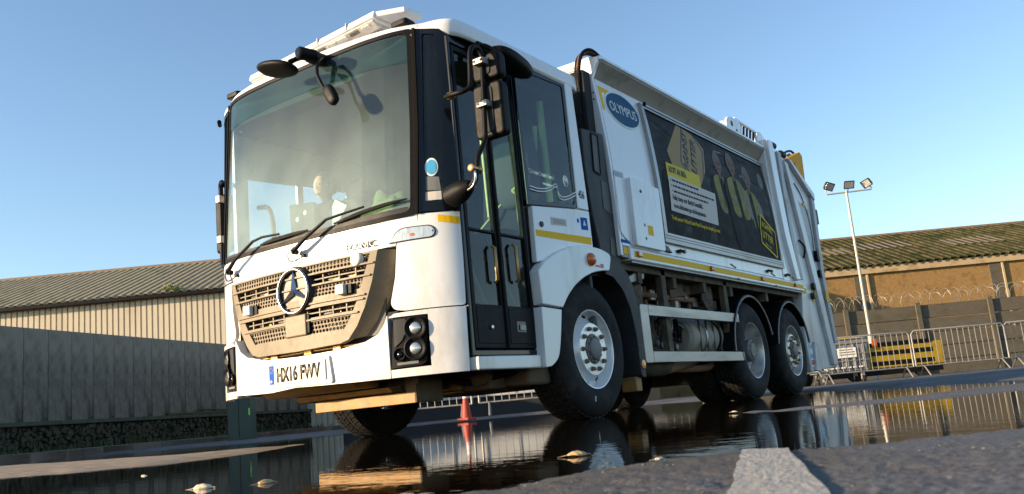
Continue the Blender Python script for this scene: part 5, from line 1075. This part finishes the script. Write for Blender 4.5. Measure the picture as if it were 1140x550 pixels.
# local: y along the wall, x towards the lorry
Lw0, Lw1 = -16.0, 20.0
y = Lw0; k = 0; pme = None; rw = random.Random(2)
while y < Lw1:
    wdt = .74; d = rw.uniform(-.004, .004)
    bm = bmesh.new(); bx(bm, -.14, d, 0, wdt, .86, 3.02)
    o = fin('panel', bm, 'concrete', W_, loc=(0, y, 0), bev=.006, seg=1); 
    y += wdt+.010; k += 1
box('ledge', 'ledge', -.14, .16, Lw0, Lw1, .76, .858, W_, bev=.015)
box('wall_core', 'dark', -.16, -.02, Lw0, Lw1, 0, 2.98, W_, bev=0)
bm = bmesh.new()
for k in range(2600):
    y = rw.uniform(Lw0, Lw1); z = rw.uniform(.16, .72); s1 = rw.uniform(.05, .13); s2 = rw.uniform(.035, .075); dx = rw.uniform(-.02, .06)
    v = bx(bm, -.05, .05+dx, -s1*.7, s1*.7, -s2, s2); an = rw.uniform(-.5, .5)
    for i_, q_ in enumerate(v):
        yy, zz_ = q_.co.y*rw.uniform(.6, 1.1), q_.co.z*rw.uniform(.6, 1.1); q_.co = Vector((q_.co.x+rw.uniform(-.015, .015), y+yy*math.cos(an)-zz_*math.sin(an), z+yy*math.sin(an)+zz_*math.cos(an)))
fin('rubble', bm, 'stone', W_, bev=.012, seg=1)['kind'] = 'stuff'
box('rail_on_ledge', 'veg', .02, .14, 1.0, 4.2, .862, .93, W_, bev=.02)
tube('bent_rod', 'veg', [(.08, 2.4, .93), (.08, 2.5, 1.0), (.08, 4.0, .96)], .02, W_); tube('bent_rod', 'veg', [(.08, 2.72, .93), (.08, 2.72, 1.10)], .015, W_)
# pavement with a kerb before it
def strip_mesh(name, pts_in, pts_out, z0, z1, m):
    bm = bmesh.new(); A = [bm.verts.new((p[0], p[1], z1)) for p in pts_in]; B = [bm.verts.new((p[0], p[1], z1)) for p in pts_out]; D = [bm.verts.new((p[0], p[1], z0)) for p in pts_in]
    for i in range(len(A)-1): bm.faces.new((A[i], A[i+1], B[i+1], B[i])); bm.faces.new((D[i], D[i+1], A[i+1], A[i]))
    return setp(fin(name, bm, m), kind='structure')
pv = mk('pavement_grit', (.17, .145, .115), .9, var=.25, scale=6, bump=.4, dirt=(.09, .075, .055), dscale=2, spec=.1)
def wl(x, y): p = Matrix.Rotation(ang, 3, 'Z') @ Vector((x, y, 0)); return (WB.x+p.x, WB.y+p.y)
ins_ = [wl(3.2, -18), wl(3.0, -6), wl(2.8, 0), wl(2.6, 4), wl(2.6, 10), wl(2.8, 20)]; outs = [wl(-.2, -18), wl(-.2, -6), wl(-.2, 0), wl(-.2, 4), wl(-.2, 10), wl(-.2, 20)]
strip_mesh('pavement', ins_, outs, -.02, .155, pv)
kb = mk('kerb_stone', (.26, .23, .19), .85, var=.2, scale=5, bump=.3, spec=.1)
bm = bmesh.new()
for a, b_ in zip(ins_[:-1], ins_[1:]):
    a = Vector(a); b_ = Vector(b_); L_ = (b_-a).length; nk = max(1, int(L_/.91)); d = (b_-a)/nk; nn = Vector((-d.y, d.x)).normalized()*.13
    for i in range(nk):
        p = a+d*i; q_ = a+d*(i+.988); v = [(p.x, p.y), (q_.x, q_.y), (q_.x+nn.x, q_.y+nn.y), (p.x+nn.x, p.y+nn.y)]
        prism(bm, v, -.02, .158, 'z')
kbo = setp(fin('kerb', bm, kb, bev=.015), kind='structure')
# a little litter and plants along the foot of the wall
bm = bmesh.new()
for k in range(900):
    y_ = rw.uniform(-14, 18); x_ = rw.uniform(.1, .9)**1.3; s_ = rw.uniform(.02, .09); p = Vector((x_, y_, .16)); 
    a = rw.uniform(0, 6.28); t = Vector((math.cos(a)*s_, math.sin(a)*s_, rw.uniform(.02, .22))); u = Vector((-math.sin(a), math.cos(a), 0))*s_*.4
    vv = [bm.verts.new(p-u), bm.verts.new(p+u), bm.verts.new(p+t)]; bm.faces.new(vv)
o = fin('wall_foot_plants', bm, 'veg', loc=WB, rot=(0, 0, ang)); setp(o, kind='stuff', label='low weeds growing along the foot of the concrete wall', cat='plants')
# green street cabinet
gx_, gy_ = at(-5.95, 18.6)
GC = empty('street_cabinet', (gx_, gy_, 0), yaw, label='dark green street cabinet standing before the rubble base, under the bumper corner', category='street cabinet')
box('body', 'green', -.24, .24, -.2, .2, .0, 1.30, GC, bev=.015); box('lid', 'green', -.27, .27, -.23, .23, 1.30, 1.36, GC, bev=.01); box('sticker', 'lime', .205, .235, -.206, -.2, .52, .66, GC, bev=0)
box('door_edge', 'black', -.005, .005, -.204, -.2, .08, 1.25, GC, bev=0)

def building(name, lab, lat0, lat1, dep, eave, ridge_d, ridge_z, roofm, roof_sp):
    ox, oy = at(lat0, dep); B = empty(name, (ox, oy, 0), yaw, label=lab, category='building'); Wd = lat1-lat0
    n_ = int(Wd/roof_sp); bm = bmesh.new()
    xs = []; zs = []
    for i in range(n_):
        for f, h in ((0, 0), (.42, 0), (.50, .07), (.92, .07), (.999, 0)): xs.append((i+f)*roof_sp); zs.append(h)
    r0 = []; r1 = []; nrow = 8
    rows = []
    for j in range(nrow+1):
        t = j/nrow; rows.append([bm.verts.new((x, -.25+(ridge_d+.25)*t, eave+.05+(ridge_z-eave-.05)*t+h)) for x, h in zip(xs, zs)])
    for j in range(nrow):
        for i in range(len(xs)-1): bm.faces.new((rows[j][i], rows[j][i+1], rows[j+1][i+1], rows[j+1][i]))
    f_ = [bm.verts.new((v.co.x, v.co.y, v.co.z-.04)) for v in rows[0]]
    for i in range(len(xs)-1): bm.faces.new((rows[0][i], rows[0][i+1], f_[i+1], f_[i]))
    fin('roof', bm, roofm, B)
    bm = bmesh.new(); A_r = [(0, ridge_z), (Wd, ridge_z)]
    bx(bm, -.2, Wd+.2, ridge_d-.12, ridge_d+.12, ridge_z-.02, ridge_z+.12); fin('ridge_cap', bm, 'rooflip', B, bev=.03)
    prb = bmesh.new(); prism(prb, [(ridge_d, ridge_z-.06), (2*ridge_d, eave), (2*ridge_d, 0), (ridge_d, 0)], 0, Wd, 'x'); fin('rear_half', prb, 'dark', B)
    return B, Wd
LBd, Wd = building('warehouse', 'cream ribbed metal warehouse with dark sloping roof beyond the concrete wall', -34, 2.0, 33, 5.62, 6.0, 7.92, 'roofl', .33)
bm = bmesh.new(); x = 0; P = []
while x < Wd: 
    for f, h in ((0, 0), (.15, 0), (.155, -.06), (.205, -.06), (.214, 0)): P.append((x+f, -h))
    x += .215
A = [bm.verts.new((p[0], -p[1]*-1, .0)) for p in P]; B_ = [bm.verts.new((p[0], p[1], 5.56)) for p in P]
for i in range(len(A)-1): bm.faces.new((A[i], A[i+1], B_[i+1], B_[i]))
fin('cladding', bm, 'cream', LBd)
bm = bmesh.new(); prism(bm, [(-.30, 5.52), (-.30, 5.66), (-.18, 5.66), (-.16, 5.54), (-.12, 5.50)], -.2, Wd+.2, 'x'); fin('gutter', bm, 'black', LBd, bev=.01)
for k in range(160):
    pass
bm = bmesh.new()
for k in range(700):
    a = rw.uniform(0, 6.28); q_ = Vector((rw.gauss(0, .28), rw.gauss(0, .1), abs(rw.gauss(0, .12)))); s_ = rw.uniform(.03, .07)
    vv = [bm.verts.new(q_+Vector((rw.uniform(-s_, s_), rw.uniform(-s_, s_), rw.uniform(-s_, s_)))) for _ in range(3)]; bm.faces.new(vv)
gp = at(-13.1, 33); o = fin('gutter_weeds', bm, mk('weed_leaves', (.16, .20, .06), .8, var=.4), loc=(gp[0]-.0, gp[1]-.0, 5.72)); setp(o, label='small tuft of weeds growing in the warehouse gutter', cat='plant')

RB, Wd = building('brick_shed', 'ochre rendered shed with mossy corrugated roof and dark piers behind the lamp post', 6.0, 40.0, 40, 5.05, 7.0, 7.56, 'roofr', .38)
box('wall', 'ochre', 0, Wd, 0, .3, 0, 4.75, RB, bev=0)
box('lintel', 'lintel', -.1, Wd+.1, -.14, .3, 4.752, 5.08, RB, bev=.02)
for x in (3.2, 9.40, 15.6, 21.8, 28.0):
    box('pier', 'darkwall', x, x+.55, -.05, .0, 0, 4.75, RB, bev=.01); box('pier', 'lintel', x+.56, x+.66, -.09, .0, 0, 4.75, RB, bev=.01)
for (x, y0_, w__) in ((8.6, 2.6, 2.3), (11.4, 3.2, 2.8), (15.5, 2.4, 2.8)):
    zz = lambda q_: 5.10+(7.56-5.10)*(q_+.25)/7.25
    bm = bmesh.new(); n_ = int(w__/.38)
    for i in range(n_):
        xx = x+i*.38; v = [bm.verts.new(p) for p in ((xx, y0_, zz(y0_)+.075), (xx+.15, y0_, zz(y0_)+.075), (xx+.15, y0_+1.6, zz(y0_+1.6)+.075), (xx, y0_+1.6, zz(y0_+1.6)+.075))]; bm.faces.new(v)
    fin('newer_sheet', bm, 'roofpatch', RB)
# dark boarded wall with barbed coil
DW0 = at(6.5, 33); DW = empty('yard_wall', (DW0[0], DW0[1], 0), yaw, label='dark banded concrete yard wall topped with coiled barbed wire at the right', category='wall')
for k in range(5): box('board', 'darkwall', 0, 30, -.02*(k % 2), .16, .02+.52*k, .02+.52*k+.49, DW, bev=.01)
for x in np.arange(.2, 30, 2.7): box('post', 'darkwall', x, x+.18, -.10, -.025, 0, 2.68, DW, bev=.01)
bm = bmesh.new(); tub(bm, [(t*.075, .05+.02*math.sin(t*7)+.27*math.cos(t*1.30), 2.88+.27*math.sin(t*1.30)) for t in np.arange(0, 390, .35)], .006, 4)
fin('barbed_coil', bm, 'galv', DW)
bm = bmesh.new(); tub(bm, [(t*.075, .05+.2*math.cos(t*.93+1), 2.84+.2*math.sin(t*.93+1)) for t in np.arange(0, 390, .45)], .007, 4); fin('barbed_coil', bm, 'galv', DW)
# floodlight mast
mp_ = at(11.80, 30); MS = empty('floodlight_mast', (mp_[0], mp_[1], 0), yaw, label='tall pale mast with three floodlights on a crossbar beside the lorry', category='floodlight')
tube('pole', 'lamppost', [(0, 0, 1.5), (0, 0, 6.55)], [.055, .04], MS, seg=14); tube('pole_base', 'lamppost', [(0, 0, 0), (0, 0, 1.52)], .095, MS, seg=16)
tube('crossbar', 'lamppost', [(-.70, 0, 6.50), (.88, 0, 6.55)], .028, MS)
for x, rz_, ry_ in ((-.60, R(20), R(14)), (.10, 0, 0), (.74, R(-60), R(-12))):
    bm = bmesh.new(); v = bx(bm, -.19, .19, -.06, .09, -.15, .15)
    for q_ in v:
        if q_.co.y > 0: q_.co.x *= .7; q_.co.z *= .7
    F = fin('floodlight', bm, 'darkgrey', MS, loc=(x, -.05, 6.78), rot=(R(32), ry_, rz_), bev=.015)
    box('lamp_glass', 'clear', -.15, .15, -.068, -.06, -.11, .11, F, bev=.003); tube('lamp_bracket', 'galv', [(0, .02, -.14), (0, .03, -.26)], .02, F)
# crowd barriers
def barrier(loc, rz, lab, g='galvanised crowd barriers around the yard', first=[None]):
    if first[0] is None:
        B = empty('crowd_barrier', loc, rz)
        tube('frame', 'galv', [(0, 0, .27), (0, 0, 1.02), (.06, 0, 1.10), (2.14, 0, 1.10), (2.20, 0, 1.02), (2.20, 0, .27)], .021, B, seg=8)
        tube('bottom_rail', 'galv', [(0, 0, .27), (2.2, 0, .27)], .018, B)
        for k in range(15): tube('upright', 'galv', [(.14+.137*k, 0, .27), (.14+.137*k, 0, 1.10)], .0085, B, seg=6)
        for x in (.18, 2.02): tube('foot', 'galv', [(x, -.30, .03), (x, -.26, .06), (x, -.02, .27), (x, .02, .27), (x, .26, .06), (x, .30, .03)], .018, B)
        first[0] = B
    else:
        B = first[0].copy(); col.objects.link(B); B.location = loc; B.rotation_euler = (0, 0, rz)
        for ch in first[0].children: c_ = ch.copy(); col.objects.link(c_); c_.parent = B
    B['label'] = lab; B['category'] = 'crowd barrier'; B['group'] = g; return B
p = at(6.96, 21); barrier((*p, 0), yaw, 'crowd barrier standing in front of the grey wheeled bin')
p = at(9.22, 21.0); barrier((*p, 0), yaw, 'crowd barrier before the foot of the floodlight mast')
p = at(11.48, 21.1); barrier((*p, 0), yaw, 'crowd barrier at the far right end of the row')
for i, (la, de, r_, lb_) in enumerate(((-.85, 16.2, 0, 'crowd barrier seen under the cab beside the orange cone'), (1.42, 16.3, R(2), 'crowd barrier seen under the lorry behind the front wheel'), (-3.2, 16.6, R(-3), 'crowd barrier left of the orange cone under the bumper'), (3.8, 17.5, R(4), 'crowd barrier behind the side guard and tank of the lorry'))):
    p = at(la, de); barrier((*p, .03), yaw+r_, lb_)
# cone
cp = at(-1.06, 15.6); CN = empty('traffic_cone', (*cp, .02), label='orange traffic cone with white sleeve seen under the lorry', category='traffic cone')
CN.scale = (.62, .62, .95)
box('base', 'coneor', -.2, .2, -.2, .2, 0, .045, CN, bev=.015); lathe('body', 'coneor', [(.04, .145), (.40, .075), (.402, .07)], CN, 24, 'z', cap=False); lathe('sleeve', 'whiteink', [(.40, .077), (.55, .055)], CN, 24, 'z', cap=False); lathe('tip', 'coneor', [(.55, .055), (.74, .028), (.75, .01)], CN, 24, 'z')
# site cabin behind, seen in the puddle and under the lorry
sp_ = at(-5.2, 24.5); SCB = empty('site_cabin', (*sp_, 0), yaw, label='pale grey site cabin far behind the lorry, seen under its chassis', category='site cabin')
box('wall', 'bluegrey', 0, 9.0, 0, 2.4, .55, 2.55, SCB, bev=.02); box('roof', 'grey_paint', -.05, 9.05, -.05, 2.45, 2.552, 2.65, SCB); box('underframe', 'dark', .1, 8.9, .1, 2.3, .0, .55, SCB)
for k in range(10): box('panel_rib', 'galv', .4+.9*k, .45+.9*k, -.02, 0, .6, 2.5, SCB, bev=.004)
for k in (1, 4, 7): 
    f_ = box('window', 'black_gloss', .9*k+.6, .9*k+1.15, -.03, -.022, 1.4, 2.2, SCB, bev=.01)
# wheeled bin
bp2 = at(7.86, 22.3); BN = empty('wheeled_bin', (*bp2, 0), yaw, label='grey four wheeled bin with two white labels behind the barrier', category='bin')
bm = bmesh.new(); v = bx(bm, -.66, .66, -.4, .4, .30, 1.0)
for q_ in v:
    if q_.co.z < .5: q_.co.x *= .96; q_.co.y *= .9
fin('body', bm, 'bingrey', BN, bev=.03); box('rim', 'galv', -.69, .69, -.43, .43, .97, 1.03, BN, bev=.012)
pris('lid', 'bingrey', [(-.42, 1.03), (-.3, 1.12), (.1, 1.17), (.42, 1.03)], -.66, .66, 'x', BN, bev=.02)
for k in range(6): box('rib', 'bingrey', -.6+.22*k, -.575+.22*k, -.415, -.36, .36, .96, BN, bev=.004)
for z_ in (.55, .72): box('rib', 'bingrey', -.64, .64, -.413, -.37, z_, z_+.02, BN, bev=.004)
for (x0_, x1_) in ((-.46, -.20), (-.12, .34)):
    n_ = box('label_plate', 'paper', x0_, x1_, -.425, -.416, .64, .88, BN, bev=.003)
    for z_ in (.70, .76, .82): box('label_line', 'pgrey', x0_+.04, x1_-.04-.05*(z_ > .8), -.428, -.4255, z_, z_+.025, n_, bev=0)
for k in range(7): box('front_lettering', 'paper', -.50+.145*k, -.41+.145*k, -.412, -.392, .385, .42, BN, bev=.002)
for x_ in (-.48, .48):
    for y_ in (-.25, .25): W2 = lathe('castor', 'rubber', [(-.03, .07), (-.025, .095), (.025, .095), (.03, .07)], BN, 18, 'x', loc=(x_, y_, .095)); box('castor_fork', 'galv', -.045, .045, -.03, .03, .0, .21, W2)
box('bar_on_lid', 'yellow', -.66, .50, -.44, -.40, 1.10, 1.16, BN, bev=.01)
tp = at(7.25, 23.4); o = blob('tyre_stack_cover', 'black', (*tp, .55), .30, .25, .55, None, p=3); o.name = 'black_sack'; setp(o, label='black sacking bundle left of the grey wheeled bin', cat='sack')
# yellow and black trailer at the right
vp = at(9.30, 26.5); VT = empty('gritting_trailer', (*vp, 0), yaw, label='low yellow and black trailer behind the barriers at the right edge', category='trailer')
box('body', mk('dull_yellow_paint', (.34, .23, .02), .6, var=.2, dirt=(.12, .08, .03), dscale=4, spec=.15), 0, 3.2, 0, 1.4, .35, 1.02, VT, bev=.03); box('chassis', 'black', .05, 3.15, .05, 1.3, .15, .35, VT)
for k, z_ in enumerate((.42, .72, .98)): box('stripe', 'black', .04, .60 if k != 1 else .45, -.006, 0, z_, z_+.13, VT, bev=0); box('stripe', 'black', 1.0, 2.9, -.006, 0, z_, z_+.13, VT, bev=0)
box('label_plate', 'paper', .62, .86, -.010, 0, .62, .86, VT, bev=.002); box('label_print', 'blueink', .70, .78, -.013, -.01, .68, .80, VT, bev=0); box('lamp', 'redlens', 1.12, 1.28, -.03, 0, .98, 1.22, VT, bev=.01)
for x in (.6, 2.6): lathe('wheel', 'rubber', [(-.1, .2), (-.09, .3), (.09, .3), (.1, .2)], VT, 24, 'y', loc=(x, .15, .30))
# pale object on the wall end at the right edge
# things lying in the puddle
def leaf(loc, s, rz, lab, m='leafm', seed=0):
    """a dead leaf curled into a loose roll, with its stalk"""
    rl = random.Random(seed); bm = bmesh.new(); N = 16; P_ = []; K = 12; span = rl.uniform(3.4, 4.6)
    for i in range(N+1):
        t = i/N; r_ = (math.sin(min(1, t*1.15+.04)*math.pi)**.6 if t*1.15+.04 < 1 else .05)*.17+.012; row = []
        for j in range(K+1):
            a = -.5*span+span*j/K+.35*math.sin(t*4+seed); q_ = r_*(1+.13*math.sin(j*1.9+seed)+.10*math.sin(t*17+j))
            row.append(bm.verts.new(((t-.5)*s, math.sin(a)*q_*s*1.25, (q_*math.cos(a)*.9+.07)*s)))
        P_.append(row)
    for i in range(N):
        for j in range(K): bm.faces.new((P_[i][j], P_[i+1][j], P_[i+1][j+1], P_[i][j+1]))
    tub(bm, [(-.48*s, 0, .10*s), (-.75*s, .06*s, .05*s), (-.95*s, .02*s, .03*s)], [.018*s, .012*s], 5, sm=3)
    o = fin('dead_leaf', bm, m, loc=loc, rot=(0, 0, rz), smooth=80); md = o.modifiers.new('thick', 'SOLIDIFY'); md.thickness = .0012
    return setp(o, label=lab, cat='leaf', group='dead leaves floating in the puddle')
leaf((3.545, -2.41, .0), .050, R(35), 'curled tan leaf floating before the front wheel reflection', seed=1)
leaf((2.80, -2.81, -.002), .055, R(20), 'wide pale leaf floating at the lower left of the puddle', 'foam', seed=3)
leaf((2.93, -2.74, -.002), .045, R(70), 'upright curled leaf just right of the wide pale leaf', 'leafm', seed=4)
leaf((3.86, -2.66, .003), .022, R(50), 'tiny pale leaf at the near edge of the puddle', 'foam', seed=5)
leaf((1.6, -2.2, -.002), .028, R(10), 'small white leaf at the far left of the puddle', 'foam', seed=6)
leaf((2.95, .02, .006), .03, R(10), 'tiny white leaf at the tip of the thin ridge by the rear wheels', 'foam', seed=7)
# grit scattered over the dry margins
bm = bmesh.new(); rg_ = random.Random(11)
for k in range(1500):
    a = rg_.uniform(0, 6.283); r_ = .45+2.3*rg_.random(); x = C0[0]+r_*math.cos(a); y = C0[1]+r_*math.sin(a)
    if sdist(np.array([x]), np.array([y]), NEAR)[0] < -.02: continue
    s_ = rg_.uniform(.0008, .0020); z = float(height(np.array([x]), np.array([y]))[0])
    v = bx(bm, x-s_, x+s_, y-s_*.8, y+s_*.8, z-s_*.3, z+s_*.9)
    for q_ in v: q_.co += Vector((rg_.uniform(-s_, s_)*.5, rg_.uniform(-s_, s_)*.5, rg_.uniform(-s_, s_)*.3))
o = fin('grit', bm, mk('grit_stones', (.09, .085, .08), .8, var=.6, scale=30)); setp(o, kind='stuff', label='loose grit on the near asphalt', cat='grit')
